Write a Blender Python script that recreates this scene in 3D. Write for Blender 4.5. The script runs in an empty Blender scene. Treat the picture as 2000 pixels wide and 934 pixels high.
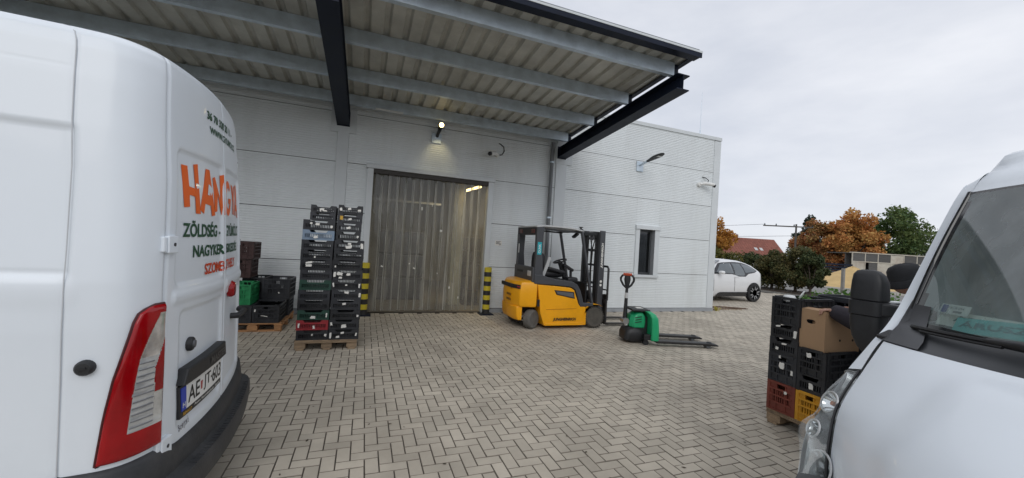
import bpy, math, random
from math import sin, cos, pi, radians, hypot, dist, copysign, sqrt, atan2
from mathutils import Vector, Matrix, Euler

SC = bpy.context.scene
COL = SC.collection
random.seed(11)

# ------------------------------------------------------------------ camera, sky, sun, exposure
CAM_H = 1.68
YAW, PITCH, ROLL = radians(20.785), radians(0.724), radians(3.493)
_f = Vector((sin(YAW)*cos(PITCH), cos(YAW)*cos(PITCH), sin(PITCH)))
_r0 = Vector((cos(YAW), -sin(YAW), 0)); _u0 = _r0.cross(_f)
_r = cos(ROLL)*_r0 + sin(ROLL)*_u0
_u = -sin(ROLL)*_r0 + cos(ROLL)*_u0
cam = bpy.data.cameras.new('camera'); co = bpy.data.objects.new('camera', cam); COL.objects.link(co)
m = Matrix.Identity(4)
for i in range(3):
    m[i][0] = _r[i]; m[i][1] = _u[i]; m[i][2] = -_f[i]
m[0][3], m[1][3], m[2][3] = 0, 0, CAM_H
co.matrix_world = m
cam.sensor_fit = 'HORIZONTAL'; cam.sensor_width = 36; cam.lens = 757.38/2000*36
cam.clip_start = 0.05; cam.clip_end = 3000
SC.camera = co

SUN_EL, SUN_AZ = radians(36), radians(200)      # azimuth from +Y towards +X
W = bpy.data.worlds.new('World'); SC.world = W; W.use_nodes = True
nt = W.node_tree; nt.nodes.clear()
def N(t, **k):
    n = nt.nodes.new(t)
    for a, b in k.items(): setattr(n, a, b)
    return n
sky = N('ShaderNodeTexSky', sky_type='NISHITA', sun_disc=False, sun_elevation=SUN_EL, sun_rotation=SUN_AZ)
tc = N('ShaderNodeTexCoord'); mp = N('ShaderNodeMapping'); mp.inputs['Scale'].default_value = (1.3, 1.3, 3.6)
n1 = N('ShaderNodeTexNoise'); n1.inputs['Scale'].default_value = 1.7; n1.inputs['Detail'].default_value = 6; n1.inputs['Roughness'].default_value = .55
cr = N('ShaderNodeValToRGB')
cr.color_ramp.elements[0].position = .30; cr.color_ramp.elements[0].color = (6.0, 6.3, 7.0, 1)
cr.color_ramp.elements[1].position = .68; cr.color_ramp.elements[1].color = (8.0, 8.15, 8.6, 1)
mx = N('ShaderNodeMixRGB'); mx.inputs[0].default_value = .93
bg = N('ShaderNodeBackground'); bg.inputs['Strength'].default_value = 0.1
wo = N('ShaderNodeOutputWorld')
L = nt.links.new
L(tc.outputs['Generated'], mp.inputs[0]); L(mp.outputs[0], n1.inputs['Vector']); L(n1.outputs['Fac'], cr.inputs[0])
L(sky.outputs[0], mx.inputs[1]); L(cr.outputs[0], mx.inputs[2]); L(mx.outputs[0], bg.inputs[0]); L(bg.outputs[0], wo.inputs[0])

sl = bpy.data.lights.new('sun', 'SUN'); sl.energy = 0.75; sl.angle = radians(40); sl.color = (1, .98, .95)
so = bpy.data.objects.new('sun', sl); COL.objects.link(so)
sd = Vector((sin(SUN_AZ)*cos(SUN_EL), cos(SUN_AZ)*cos(SUN_EL), sin(SUN_EL)))
so.rotation_euler = sd.to_track_quat('Z', 'Y').to_euler(); so.location = sd*40

SC.view_settings.view_transform = 'Standard'; SC.view_settings.look = 'None'
SC.view_settings.gamma = 1; SC.view_settings.use_curve_mapping = False; SC.view_settings.exposure = 0.21
SC.cycles.max_bounces = 8; SC.cycles.transparent_max_bounces = 16; SC.cycles.diffuse_bounces = 4
SC.cycles.use_denoising = True
SC.cycles.sample_clamp_indirect = 6
SC.cycles.caustics_reflective = False; SC.cycles.caustics_refractive = False

# ------------------------------------------------------------------ materials
MATS = {}
def mat(name, rgb, rough=.55, metal=0.0, var=.12, scale=6.0, bump=0.0, coat=0.0, streak=0.0, rnd=0.0, island=0.0, spec=.5, dirt=None, dirtamt=0, stretch=None, world=False):
    if name in MATS: return MATS[name]
    M = bpy.data.materials.new(name); M.use_nodes = True; MATS[name] = M
    t = M.node_tree; b = t.nodes['Principled BSDF']; ln = t.links.new
    b.inputs['Roughness'].default_value = rough; b.inputs['Metallic'].default_value = metal
    b.inputs['Coat Weight'].default_value = coat; b.inputs['Coat Roughness'].default_value = .06
    b.inputs['Specular IOR Level'].default_value = spec
    M.diffuse_color = (*rgb, 1)
    tcn = t.nodes.new('ShaderNodeTexCoord')
    vec = tcn.outputs['Object']
    if world: vec = t.nodes.new('ShaderNodeNewGeometry').outputs['Position']
    if stretch:
        mpn = t.nodes.new('ShaderNodeMapping'); mpn.inputs['Scale'].default_value = stretch
        ln(vec, mpn.inputs[0]); vec = mpn.outputs[0]
    nz = t.nodes.new('ShaderNodeTexNoise'); nz.inputs['Scale'].default_value = scale; nz.inputs['Detail'].default_value = 5
    nz.inputs['Roughness'].default_value = .6
    ln(vec, nz.inputs['Vector'])
    mr = t.nodes.new('ShaderNodeMapRange'); mr.inputs[1].default_value = .28; mr.inputs[2].default_value = .72
    mr.inputs[3].default_value = 1-var; mr.inputs[4].default_value = 1+var*.7
    ln(nz.outputs['Fac'], mr.inputs[0]); fac = mr.outputs[0]
    def mul(a, bb):
        q = t.nodes.new('ShaderNodeMath'); q.operation = 'MULTIPLY'; ln(a, q.inputs[0]); ln(bb, q.inputs[1]); return q.outputs[0]
    if rnd or island:
        if rnd:
            oi = t.nodes.new('ShaderNodeObjectInfo'); src = oi.outputs['Random']; amt = rnd
        else:
            gi = t.nodes.new('ShaderNodeNewGeometry'); src = gi.outputs['Random Per Island']; amt = island
        m2 = t.nodes.new('ShaderNodeMapRange'); m2.inputs[3].default_value = 1-amt; m2.inputs[4].default_value = 1+amt
        ln(src, m2.inputs[0]); fac = mul(fac, m2.outputs[0])
    vm = t.nodes.new('ShaderNodeVectorMath'); vm.operation = 'SCALE'; vm.inputs[0].default_value = rgb
    ln(fac, vm.inputs['Scale']); colr = vm.outputs[0]
    if dirt:
        nz2 = t.nodes.new('ShaderNodeTexNoise'); nz2.inputs['Scale'].default_value = scale*.35; nz2.inputs['Detail'].default_value = 7; nz2.inputs['Roughness'].default_value = .7
        ln(vec, nz2.inputs['Vector'])
        r2 = t.nodes.new('ShaderNodeMapRange'); r2.inputs[1].default_value = .48; r2.inputs[2].default_value = .75; r2.inputs[4].default_value = dirtamt
        ln(nz2.outputs['Fac'], r2.inputs[0])
        mxn = t.nodes.new('ShaderNodeMixRGB'); mxn.inputs[2].default_value = (*dirt, 1)
        ln(r2.outputs[0], mxn.inputs[0]); ln(colr, mxn.inputs[1]); colr = mxn.outputs[0]
    ln(colr, b.inputs['Base Color'])
    rr = t.nodes.new('ShaderNodeMapRange'); rr.inputs[3].default_value = max(0.02, rough-.08); rr.inputs[4].default_value = min(1, rough+.1)
    ln(nz.outputs['Fac'], rr.inputs[0]); ln(rr.outputs[0], b.inputs['Roughness'])
    if bump:
        bn = t.nodes.new('ShaderNodeBump'); bn.inputs['Strength'].default_value = bump; bn.inputs['Distance'].default_value = .01
        nb = t.nodes.new('ShaderNodeTexNoise'); nb.inputs['Scale'].default_value = scale*9; nb.inputs['Detail'].default_value = 3
        ln(vec, nb.inputs['Vector']); ln(nb.outputs['Fac'], bn.inputs['Height']); ln(bn.outputs[0], b.inputs['Normal'])
    return M
def emit(name, rgb, s):
    M = bpy.data.materials.new(name); M.use_nodes = True; b = M.node_tree.nodes['Principled BSDF']
    b.inputs['Base Color'].default_value = (*rgb, 1); b.inputs['Emission Color'].default_value = (*rgb, 1); b.inputs['Emission Strength'].default_value = s
    return M
def glass(name, tint, trans=.6, rough=.02, body=None, bodyamt=0.0, ior=1.45):
    """thin sheet: tinted see-through + mirror by Fresnel (+ a little diffuse body for dirty plastic and painted-in pale haze)"""
    M = bpy.data.materials.new(name); M.use_nodes = True; t = M.node_tree; t.nodes.clear(); ln = t.links.new
    o = t.nodes.new('ShaderNodeOutputMaterial'); tr = t.nodes.new('ShaderNodeBsdfTransparent'); tr.inputs[0].default_value = (*[c*trans for c in tint], 1)
    gl = t.nodes.new('ShaderNodeBsdfGlossy'); gl.inputs['Roughness'].default_value = rough; gl.inputs[0].default_value = (.95, .97, 1, 1)
    fr = t.nodes.new('ShaderNodeFresnel'); gm = t.nodes.new('ShaderNodeNewGeometry'); im = t.nodes.new('ShaderNodeMapRange')
    im.inputs[3].default_value = ior; im.inputs[4].default_value = 1/ior; ln(gm.outputs['Backfacing'], im.inputs[0]); ln(im.outputs[0], fr.inputs[0])
    base = tr.outputs[0]
    if body:
        df = t.nodes.new('ShaderNodeBsdfDiffuse'); df.inputs[0].default_value = (*body, 1)
        tl = t.nodes.new('ShaderNodeBsdfTranslucent'); tl.inputs[0].default_value = (*body, 1)
        a = t.nodes.new('ShaderNodeAddShader'); ln(df.outputs[0], a.inputs[0]); ln(tl.outputs[0], a.inputs[1])
        m1 = t.nodes.new('ShaderNodeMixShader')
        tcn = t.nodes.new('ShaderNodeTexCoord'); mpn = t.nodes.new('ShaderNodeMapping'); mpn.inputs['Scale'].default_value = (3, 3, .5)
        nz = t.nodes.new('ShaderNodeTexNoise'); nz.inputs['Scale'].default_value = 2.2; nz.inputs['Detail'].default_value = 5
        ln(tcn.outputs['Object'], mpn.inputs[0]); ln(mpn.outputs[0], nz.inputs['Vector'])
        mr = t.nodes.new('ShaderNodeMapRange'); mr.inputs[1].default_value = .3; mr.inputs[2].default_value = .7; mr.inputs[3].default_value = bodyamt*.6; mr.inputs[4].default_value = bodyamt*1.4
        ln(nz.outputs['Fac'], mr.inputs[0]); ln(mr.outputs[0], m1.inputs[0])
        ln(tr.outputs[0], m1.inputs[1]); ln(a.outputs[0], m1.inputs[2]); base = m1.outputs[0]
    mxs = t.nodes.new('ShaderNodeMixShader'); ln(fr.outputs[0], mxs.inputs[0]); ln(base, mxs.inputs[1]); ln(gl.outputs[0], mxs.inputs[2]); ln(mxs.outputs[0], o.inputs[0])
    return M

paint_white = mat('white_paint', (.735, .785, .835), .34, var=.03, scale=1.2, coat=.22, dirt=(.42, .42, .41), dirtamt=.16)
black_plastic = mat('black_plastic', (.018, .019, .021), .5, var=.25, scale=9, bump=.08)
bumper_plastic = mat('weathered_bumper_plastic', (.030, .032, .036), .55, var=.35, scale=7, bump=.15, dirt=(.12, .115, .11), dirtamt=.35)
rubber = mat('tyre_rubber', (.020, .020, .021), .85, var=.3, scale=12, bump=.2)
grey_rubber = mat('worn_tyre_rubber', (.13, .125, .115), .9, var=.3, scale=10, bump=.3)
steel_dark = mat('dark_coated_steel', (.008, .013, .028), .5, var=.25, scale=3, spec=.2)
galv = mat('galvanised_steel', (.60, .68, .75), .46, metal=.65, var=.18, scale=5)
zinc = mat('zinc_sheet', (.56, .56, .51), .5, metal=.15, var=.2, scale=2.2, dirt=(.2, .19, .17), dirtamt=.4)
panel_m = mat('wall_panel_coating', (.74, .775, .785), .42, var=.05, scale=.8, dirt=(.47, .48, .46), dirtamt=.45, stretch=(2.2, 1, .35), rnd=.02)
trim_m = mat('white_flashing', (.63, .665, .68), .4, var=.05, scale=2, dirt=(.45, .45, .43), dirtamt=.2)
trim_grey = mat('grey_flashing', (.34, .36, .38), .45, var=.1, scale=3)
dark_gap = mat('dark_joint', (.03, .03, .03), .9)
wood = mat('pallet_wood', (.30, .215, .135), .85, var=.35, scale=7, bump=.35, stretch=(1, 6, 6), dirt=(.13, .11, .09), dirtamt=.6, rnd=.22)
wood_new = mat('fresh_pallet_wood', (.42, .22, .10), .8, var=.3, scale=7, bump=.3, stretch=(1, 6, 6), rnd=.15)
chrome = mat('chrome', (.82, .83, .84), .08, metal=1, var=.03)
alu = mat('alloy', (.55, .56, .57), .3, metal=.9, var=.08)
paper = mat('paper_label', (.78, .77, .72), .7, var=.08, scale=20)
red_plastic = mat('red_plastic', (.36, .03, .035), .5, var=.15)
glass_dark = glass('tinted_glass', (.55, .6, .6), .35, .02, ior=1.5)

# ------------------------------------------------------------------ builders
class MB:
    def __init__(s): s.v = []; s.f = []; s.m = []; s.k = 0
    def face(s, idx): s.f.append(tuple(idx)); s.m.append(s.k)
    def add(s, vs, fs):
        o = len(s.v); s.v.extend(tuple(p) for p in vs)
        for f in fs: s.face([o+i for i in f])
        return s
    def box(s, x0, x1, y0, y1, z0, z1, M=None):
        vs = [(x, y, z) for x in (x0, x1) for y in (y0, y1) for z in (z0, z1)]
        if M is not None: vs = [tuple(M @ Vector(p)) for p in vs]
        return s.add(vs, [(0, 1, 3, 2), (4, 6, 7, 5), (0, 4, 5, 1), (2, 3, 7, 6), (0, 2, 6, 4), (1, 5, 7, 3)])
    def bar(s, a, b, w, h, up=(0, 0, 1)):
        """rectangular bar from a to b"""
        a, b = Vector(a), Vector(b); d = (b-a).normalized(); u = Vector(up)
        if abs(d.dot(u)) > .98: u = Vector((1, 0, 0))
        x = d.cross(u).normalized(); z = x.cross(d)
        vs = [tuple(p + x*sx*w/2 + z*sz*h/2) for p in (a, b) for sx, sz in ((-1, -1), (1, -1), (1, 1), (-1, 1))]
        return s.add(vs, [(3, 2, 1, 0), (4, 5, 6, 7), (0, 1, 5, 4), (1, 2, 6, 5), (2, 3, 7, 6), (3, 0, 4, 7)])
    def prism(s, poly, axis, a0, a1, cap=True):
        """extrude a 2-D polygon along 'x','y','z'"""
        def P(p, a): return {'y': (p[0], a, p[1]), 'x': (a, p[0], p[1]), 'z': (p[0], p[1], a)}[axis]
        n = len(poly); vs = [P(p, a0) for p in poly] + [P(p, a1) for p in poly]
        A = sum(poly[i][0]*poly[(i+1) % n][1]-poly[(i+1) % n][0]*poly[i][1] for i in range(n))
        flip = (A < 0) ^ (axis == 'y') ^ (a1 < a0)
        fs = [(i, (i+1) % n, n+(i+1) % n, n+i) for i in range(n)]
        if cap: fs += [tuple(range(n))[::-1], tuple(range(n, 2*n))]
        if flip: fs = [f[::-1] for f in fs]
        return s.add(vs, fs)
    def loft(s, rings, closed=True, cap0=True, cap1=True):
        n = len(rings[0]); vs = [p for r in rings for p in r]; fs = []
        for i in range(len(rings)-1):
            for j in range(n if closed else n-1):
                k = (j+1) % n; fs.append((i*n+j, i*n+k, (i+1)*n+k, (i+1)*n+j))
        if closed and cap0: fs.append(tuple(range(n))[::-1])
        if closed and cap1: fs.append(tuple((len(rings)-1)*n+i for i in range(n)))
        return s.add(vs, fs)
    def tube(s, pts, r, n=8, caps=True):
        pts = [Vector(p) for p in pts]; rs = r if isinstance(r, (list, tuple)) else [r]*len(pts)
        rings = []; x = None
        for i, p in enumerate(pts):
            d = (pts[min(i+1, len(pts)-1)]-pts[max(i-1, 0)]).normalized()
            if x is None:
                u = Vector((0, 0, 1)) if abs(d.z) < .9 else Vector((1, 0, 0)); x = d.cross(u).normalized()
            x = (x-d*x.dot(d)).normalized(); y = d.cross(x)
            rings.append([tuple(p+(x*cos(2*pi*k/n)+y*sin(2*pi*k/n))*rs[i]) for k in range(n)])
        return s.loft(rings, True, caps, caps)
    def lathe(s, prof, c, axis='z', n=20):
        """prof: list of (radius, height along axis)"""
        rings = []
        for r, h in prof:
            ring = []
            for k in range(n):
                a = 2*pi*k/n; p, q = max(r, 1e-4)*cos(a), max(r, 1e-4)*sin(a)
                ring.append({'z': (c[0]+p, c[1]+q, c[2]+h), 'y': (c[0]+q, c[1]+h, c[2]+p), 'x': (c[0]+h, c[1]+p, c[2]+q)}[axis])
            rings.append(ring)
        return s.loft(rings, True, True, True)
    def weld(s):
        ids, new, mp_ = {}, [], []
        for p in s.v:
            k = (round(p[0], 5), round(p[1], 5), round(p[2], 5))
            if k not in ids: ids[k] = len(new); new.append(p)
            mp_.append(ids[k])
        s.f = [tuple(mp_[i] for i in f) for f in s.f]; s.v = new; return s
    def mesh(s, name, mats, smooth=None):
        me = bpy.data.meshes.new(name); me.from_pydata(s.v, [], s.f)
        for mm in (mats if isinstance(mats, (list, tuple)) else [mats]): me.materials.append(mm)
        if any(s.m): me.polygons.foreach_set('material_index', s.m)
        if smooth is not None:
            me.polygons.foreach_set('use_smooth', [True]*len(me.polygons)); me.set_sharp_from_angle(angle=radians(smooth))
        me.update(); return me
    def build(s, name, mats, parent=None, smooth=None, bevel=0, loc=None, seg=2):
        me = s.mesh(name, mats, smooth); return put(me, name, parent, loc, None, bevel, seg)

def put(me, name, parent=None, loc=None, rot=None, bevel=0, seg=2):
    o = bpy.data.objects.new(name, me); COL.objects.link(o)
    if parent: o.parent = parent
    if loc: o.location = loc
    if rot: o.rotation_euler = rot
    if bevel:
        b = o.modifiers.new('edge', 'BEVEL'); b.width = bevel; b.segments = seg; b.limit_method = 'ANGLE'; b.angle_limit = radians(40); b.harden_normals = False
    return o
def tag(o, label=None, cat=None, group=None, kind=None):
    if label: o['label'] = label
    if cat: o['category'] = cat
    if group: o['group'] = group
    if kind: o['kind'] = kind
    return o
def empty(name, loc, rz=0, label=None, cat=None, group=None):
    o = bpy.data.objects.new(name, None); COL.objects.link(o); o.location = loc; o.rotation_euler = (0, 0, rz); o.empty_display_size = .2
    return tag(o, label, cat, group)
def text_geo(txt, size=1.0, bold=0.0, shear=0.0, spacing=1.0):
    """flat lettering as (verts, faces) in the XY plane, starting at the origin"""
    c = bpy.data.curves.new('t', 'FONT'); c.body = txt; c.size = size; c.offset = bold; c.shear = shear; c.space_character = spacing; c.resolution_u = 3
    o = bpy.data.objects.new('t', c); COL.objects.link(o)
    me = bpy.data.meshes.new_from_object(o.evaluated_get(bpy.context.evaluated_depsgraph_get()))
    v = [tuple(p.co) for p in me.vertices]; f = [tuple(p.vertices) for p in me.polygons]
    bpy.data.objects.remove(o); bpy.data.curves.remove(c); bpy.data.meshes.remove(me)
    return v, f
def fit_text(txt, w, h, bold=0.0, shear=0.0, spacing=1.0):
    """lettering stretched to exactly w x h, origin at its lower-left corner"""
    v, f = text_geo(txt, 1.0, bold, shear, spacing)
    x0 = min(p[0] for p in v); x1 = max(p[0] for p in v); y0 = min(p[1] for p in v); y1 = max(p[1] for p in v)
    return [((p[0]-x0)/(x1-x0)*w, (p[1]-y0)/(y1-y0)*h) for p in v], f
def interp(T, x):
    if x <= T[0][0]: return T[0][1]
    for (a, b), (c, d) in zip(T, T[1:]):
        if x <= c: return b+(d-b)*(x-a)/(c-a)
    return T[-1][1]
def sstep(a, b, x):
    t = max(0, min(1, (x-a)/(b-a))); return t*t*(3-2*t)
ORD = ['first', 'second', 'third', 'fourth', 'fifth', 'sixth', 'seventh', 'eighth', 'ninth', 'tenth', 'eleventh', 'twelfth', 'thirteenth', 'fourteenth']
# ------------------------------------------------------------------ ground and paving
earth = mat('earth', (.16, .145, .11), .95, var=.3, scale=.35, dirt=(.09, .10, .045), dirtamt=.8)
sandjoint = mat('joint_sand', (.055, .048, .040), .95, var=.3, scale=3)
asph = mat('pale_road_asphalt', (.20, .195, .185), .9, var=.15, scale=.6)
paver_a = mat('concrete_paver', (.495, .445, .365), .82, var=.22, scale=1.3, bump=.35, world=True, rnd=.11, dirt=(.26, .225, .18), dirtamt=.5)
paver_b = mat('concrete_paver_field', (.495, .445, .365), .82, var=.22, scale=1.3, bump=.35, world=True, island=.11, dirt=(.26, .225, .18), dirtamt=.5)

tag(MB().add([(-900, -900, -.05), (900, -900, -.05), (900, 900, -.05), (-900, 900, -.05)], [(0, 1, 2, 3)]).build('ground', earth), 'bare earth and grass around the yard', kind='structure')
PX1 = 19.6
pave = MB().add([(-8, -5, -.017), (PX1+.6, -5, -.017), (PX1+.6, 13.2, -.017), (18.6, 17.5, -.017), (18.0, 24, -.017), (-8, 24, -.017)], [(0, 1, 2, 3, 4, 5)]).build('pavement', sandjoint)
tag(pave, 'grey herringbone paved yard', kind='structure')

edge_m = mat('grimy_paver_edge', (.215, .188, .153), .95, var=.3, scale=9)
def paver_mesh(lx, ly, i):
    rr = random.Random(100+i); g = .0022; b = .0036
    mb = MB(); x, y = lx/2-g, ly/2-g
    lo = [(-x, -y), (x, -y), (x, y), (-x, y)]; zz = [rr.uniform(-.0012, .0012) for _ in range(4)]
    ch = [(copysign(abs(px)-b, px), copysign(abs(py)-b, py)) for px, py in lo]
    vs = [(px, py, -.02) for px, py in lo] + [(px, py, -.004) for px, py in lo] + [(px, py, z) for (px, py), z in zip(ch, zz)]
    mb.add(vs, [(8, 9, 10, 11), (0, 1, 5, 4), (1, 2, 6, 5), (2, 3, 7, 6), (3, 0, 4, 7), (4, 5, 9, 8), (5, 6, 10, 9), (6, 7, 11, 10), (7, 4, 8, 11)])
    mb.m = [0]+[1]*8; return mb
PM = {True: [paver_mesh(.2, .1, i) for i in range(6)], False: [paver_mesh(.1, .2, 10+i) for i in range(6)]}
cells = []
for row in range(-25, 150):                 # unit 0.1 m; brick k of a diagonal family
    for fam in range(-60, 60):
        k = row
        x0 = k+4*fam
        for hor, cx, cy in ((False, x0+.5, k+1.0), (True, x0-1.0, k+1.5)):
            X, Y = cx*.1, cy*.1
            if X < -4.2 or X > PX1 or Y < -2.4 or Y > 14.6: continue
            if X > 18.9-.0*Y and Y > 13.6: continue
            if Y > 8.86 and X < 10.02: continue
            cells.append((X, Y, hor))
def pixsize(X, Y):
    d = Vector((X, Y, -CAM_H)); z = d.dot(_f)
    if z < .3: return 0
    px = d.dot(_r)/z*757; py = d.dot(_u)/z*757
    if abs(px) > 1000 or abs(py) > 470: return 0
    if X < -.8 and Y < 4.1: return 0            # under the left van
    if X > 1.6 and Y < 1.3: return 0            # under the right van
    if -.85 < X < .02 and Y > 6.1: return 0
    return 1/(z*z*(1+.0*z))
rank = sorted(range(len(cells)), key=lambda i: -pixsize(cells[i][0], cells[i][1]))
near = set(rank[:300])
PMM = {h: [mb.mesh('paver', [paver_a, edge_m]) for mb in PM[h]] for h in PM}
field = MB()
for i, (X, Y, hor) in enumerate(cells):
    rr = random.Random(i*7+3); q = rr.randrange(6); dz = rr.uniform(-.0022, .0012)
    if i in near:
        put(PMM[hor][q], 'paver', pave, (X, Y, dz), (rr.uniform(-.006, .006), rr.uniform(-.006, .006), rr.uniform(-.006, .006)))
    else:
        src = PM[hor][q]; a, b = rr.uniform(-.008, .008), rr.uniform(-.008, .008)
        field.add([(x+X, y+Y, z+dz+a*x+b*y) for x, y, z in src.v], src.f); field.m[-9:] = src.m
lt = MB(); rr = random.Random(8)      # small dark bits lying on the paving
for i in range(260):
    x, y, q = rr.uniform(-1.2, 9), rr.uniform(1.8, 8.6), rr.uniform(.006, .022)
    a = rr.uniform(0, 6.28); c_, s_ = cos(a)*q, sin(a)*q
    lt.add([(x-c_, y-s_, .003), (x+s_*.5, y-c_*.5, .004), (x+c_, y+s_, .006), (x-s_*.5, y+c_*.5, .004)], [(0, 1, 2, 3)])
tag(lt.build('litter', mat('dark_litter', (.06, .045, .03), .9, var=.3)), 'small dark leaf bits scattered over the paving', kind='stuff')
fo = field.build('pavers', [paver_b, edge_m], pave); tag(fo, kind='stuff')
# kerb line and bed at the far side of the yard, and the road beyond
kerb_m = mat('kerb_concrete', (.26, .25, .23), .9, var=.2, scale=2)
soil = mat('bed_soil', (.07, .055, .042), .95, var=.4, scale=2, bump=.5)
bed = MB()
pts = [(19.75, 8.0), (19.75, 13.4), (18.9, 17.6), (18.2, 24)]
ring = []
for (x, y), w in zip(pts, (2.6, 2.9, 3.2, 3.4)):
    ring.append([(x, y, -.02), (x+.3, y, .05), (x+w*.5, y+.1, .16), (x+w*.9, y+.1, .06), (x+w, y+.1, -.03)])
bed.loft(ring, closed=False); tag(bed.build('planting_bed', soil, smooth=60), 'dark soil bed under the bushes', kind='structure')
kb = MB()
for (a, b) in zip(pts, pts[1:]): kb.bar((*a, .0), (*b, .0), .08, .12)
tag(kb.build('kerb', kerb_m), 'low concrete kerb along the planting bed', kind='structure')
rd = MB().add([(23.5, -20, -.03), (31, -20, -.03), (29.5, 40, -.03), (26, 70, -.03), (20, 70, -.03), (22.6, 20, -.03)], [(0, 1, 2, 3, 4, 5)])
tag(rd.build('road', asph), 'pale road beyond the bushes', kind='structure')
rd = MB().add([(31, -5, -.034), (60, -5, -.034), (60, 34, -.034), (30, 34, -.034)], [(0, 1, 2, 3)])
tag(rd.build('gravel_yard', mat('yard_gravel', (.30, .28, .24), .95, var=.2, scale=.8)), 'pale gravel yard across the road', kind='structure')

# ------------------------------------------------------------------ warehouse
WY = 8.905
SEAMS = [.10, 1.095, 2.14, 3.184, 4.226, 5.22]
bld = empty('warehouse', (0, WY, 0), 0, 'long pale grey warehouse clad in ribbed metal panels behind the forklift', 'building')
def rects_minus(r, h):
    x0, x1, z0, z1 = r; a0, a1, b0, b1 = h
    if a0 >= x1 or a1 <= x0 or b0 >= z1 or b1 <= z0: return [r]
    out = []
    if a0 > x0: out.append((x0, a0, z0, z1))
    if a1 < x1: out.append((a1, x1, z0, z1))
    m0, m1 = max(a0, x0), min(a1, x1)
    if b0 > z0: out.append((m0, m1, z0, b0))
    if b1 < z1: out.append((m0, m1, b1, z1))
    return out
HOLES = [(-.03, 2.81, 0, 3.16), (7.06, 7.87, .97, 2.41)]
for i in range(5):
    z0, z1 = SEAMS[i]+.007, SEAMS[i+1]-.007
    for bx in ((-12, -5.86), (-5.64, -.665), (-.435, 4.455), (4.765, 9.80)):
        rs = [(bx[0], bx[1], z0, z1)]
        for h in HOLES: rs = [q for r in rs for q in rects_minus(r, h)]
        for (x0, x1, a, b) in rs:
            mb = MB(); prof = []
            k = int(round((a-z0)/.0475)); z = z0+k*.0475
            zz = a; prof.append((a, .0))
            n = 0
            while z < b-.001:
                for dz, dy in ((.0, .0), (.029, .0), (.034, .009), (.0415, .009), (.0475, .0)):
                    q = z+dz
                    if a < q < b and q > prof[-1][0]+1e-4: prof.append((q, dy))
                z += .0475
            prof.append((b, 0))
            vs = []
            for q, dy in prof: vs += [(x0, dy, q), (x1, dy, q)]
            fs = [(2*j, 2*j+1, 2*j+3, 2*j+2) for j in range(len(prof)-1)]
            mb.add(vs, fs)
            for xx in (x0, x1): mb.add([(xx, 0, a), (xx, 0, b), (xx, .03, b), (xx, .03, a)], [(0, 1, 2, 3)])
            mb.add([(x0, 0, a), (x1, 0, a), (x1, .03, a), (x0, .03, a), (x0, 0, b), (x1, 0, b), (x1, .03, b), (x0, .03, b)], [(3, 2, 1, 0), (4, 5, 6, 7)])
            mb.build('wall_panel', panel_m, bld)
core = MB()      # the dark core behind the panels, with the door and window openings left free
for r in [(-12, 10.0, 0, 5.2)]:
    rs = [r]
    for h in [(.08, 2.70, -1, 3.12), (7.18, 7.72, 1.04, 2.31)]: rs = [q for rr in rs for q in rects_minus(rr, h)]
    for (x0, x1, a, b) in rs: core.box(x0, x1, .032, .15, a, b)
core.build('wall_core', dark_gap, bld)
side = MB(); side.box(9.98, 10.04, .05, 18, 0, 5.2); side.build('side_wall', panel_m, bld)
for x0, x1 in ((-5.86, -5.64), (-.665, -.435), (4.455, 4.765)):
    MB().box(x0+.002, x1-.002, -.022, .03, .10, 5.2).build('pilaster', trim_m, bld, bevel=.004)
for x0, x1 in ((-.80, -.30), (4.44, 4.92)):
    MB().box(x0, x1, -.028, .03, 3.80, 4.32).build('beam_plate', trim_m, bld, bevel=.004)
MB().box(9.805, 10.06, -.012, .25, .10, 5.2).build('corner_trim', trim_m, bld, bevel=.005)
MB().box(-12, 10.075, -.028, .32, 5.215, 5.32).build('roof_edge', trim_m, bld, bevel=.008)
MB().box(-12, -.06, -.020, .03, 0.0, .095).build('plinth', trim_grey, bld)
MB().box(2.84, 10.07, -.020, .03, 0.0, .095).build('plinth', trim_grey, bld)
MB().box(-12, 10.0, .2, 18, 5.0, 5.15).build('roof', trim_grey, bld)
# door frame
for x0, x1 in ((-.035, .095), (2.69, 2.815)): MB().box(x0, x1, -.045, .16, 0, 3.12).build('door_jamb', trim_m, bld, bevel=.006)
MB().box(-.06, 2.845, -.075, .06, 3.122, 3.215).build('door_lintel', trim_m, bld, bevel=.008)
MB().box(.095, 2.69, -.02, .16, 3.03, 3.12).build('curtain_rail', mat('dark_rail', (.05, .045, .04), .6), bld)
# window
win = MB(); win.box(7.055, 7.185, -.03, .05, 1.04, 2.31); win.box(7.715, 7.875, -.03, .05, 1.04, 2.31)
wf = win.build('window', trim_m, bld, bevel=.005)
MB().box(7.035, 7.895, -.06, .05, 2.312, 2.425).build('window_lintel', trim_m, wf, bevel=.006)
MB().box(7.05, 7.885, -.065, .14, .965, 1.038).build('window_sill', trim_m, wf, bevel=.006)
fr = MB()
for (x0, x1, a, b) in ((7.187, 7.24, 1.04, 2.31), (7.66, 7.713, 1.04, 2.31), (7.24, 7.66, 1.04, 1.095), (7.24, 7.66, 2.25, 2.31)): fr.box(x0, x1, .115, .17, a, b)
fr.build('window_sash', mat('anthracite_frame', (.06, .065, .07), .45), wf, bevel=.004)
rv = MB(); rv.box(7.186, 7.1875, .05, .17, 1.04, 2.31); rv.box(7.7135, 7.715, -.02, .17, 1.04, 2.31); rv.build('window_reveal', trim_grey, wf)
MB().box(7.24, 7.66, .135, .150, 1.095, 2.25).build('pane', glass('window_glass', (.5, .55, .55), .35, .01, ior=1.6), wf)
MB().box(7.1, 7.8, .5, .52, .9, 2.4).build('window_blind', mat('dim_blind', (.34, .32, .29), .8), wf)
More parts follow.
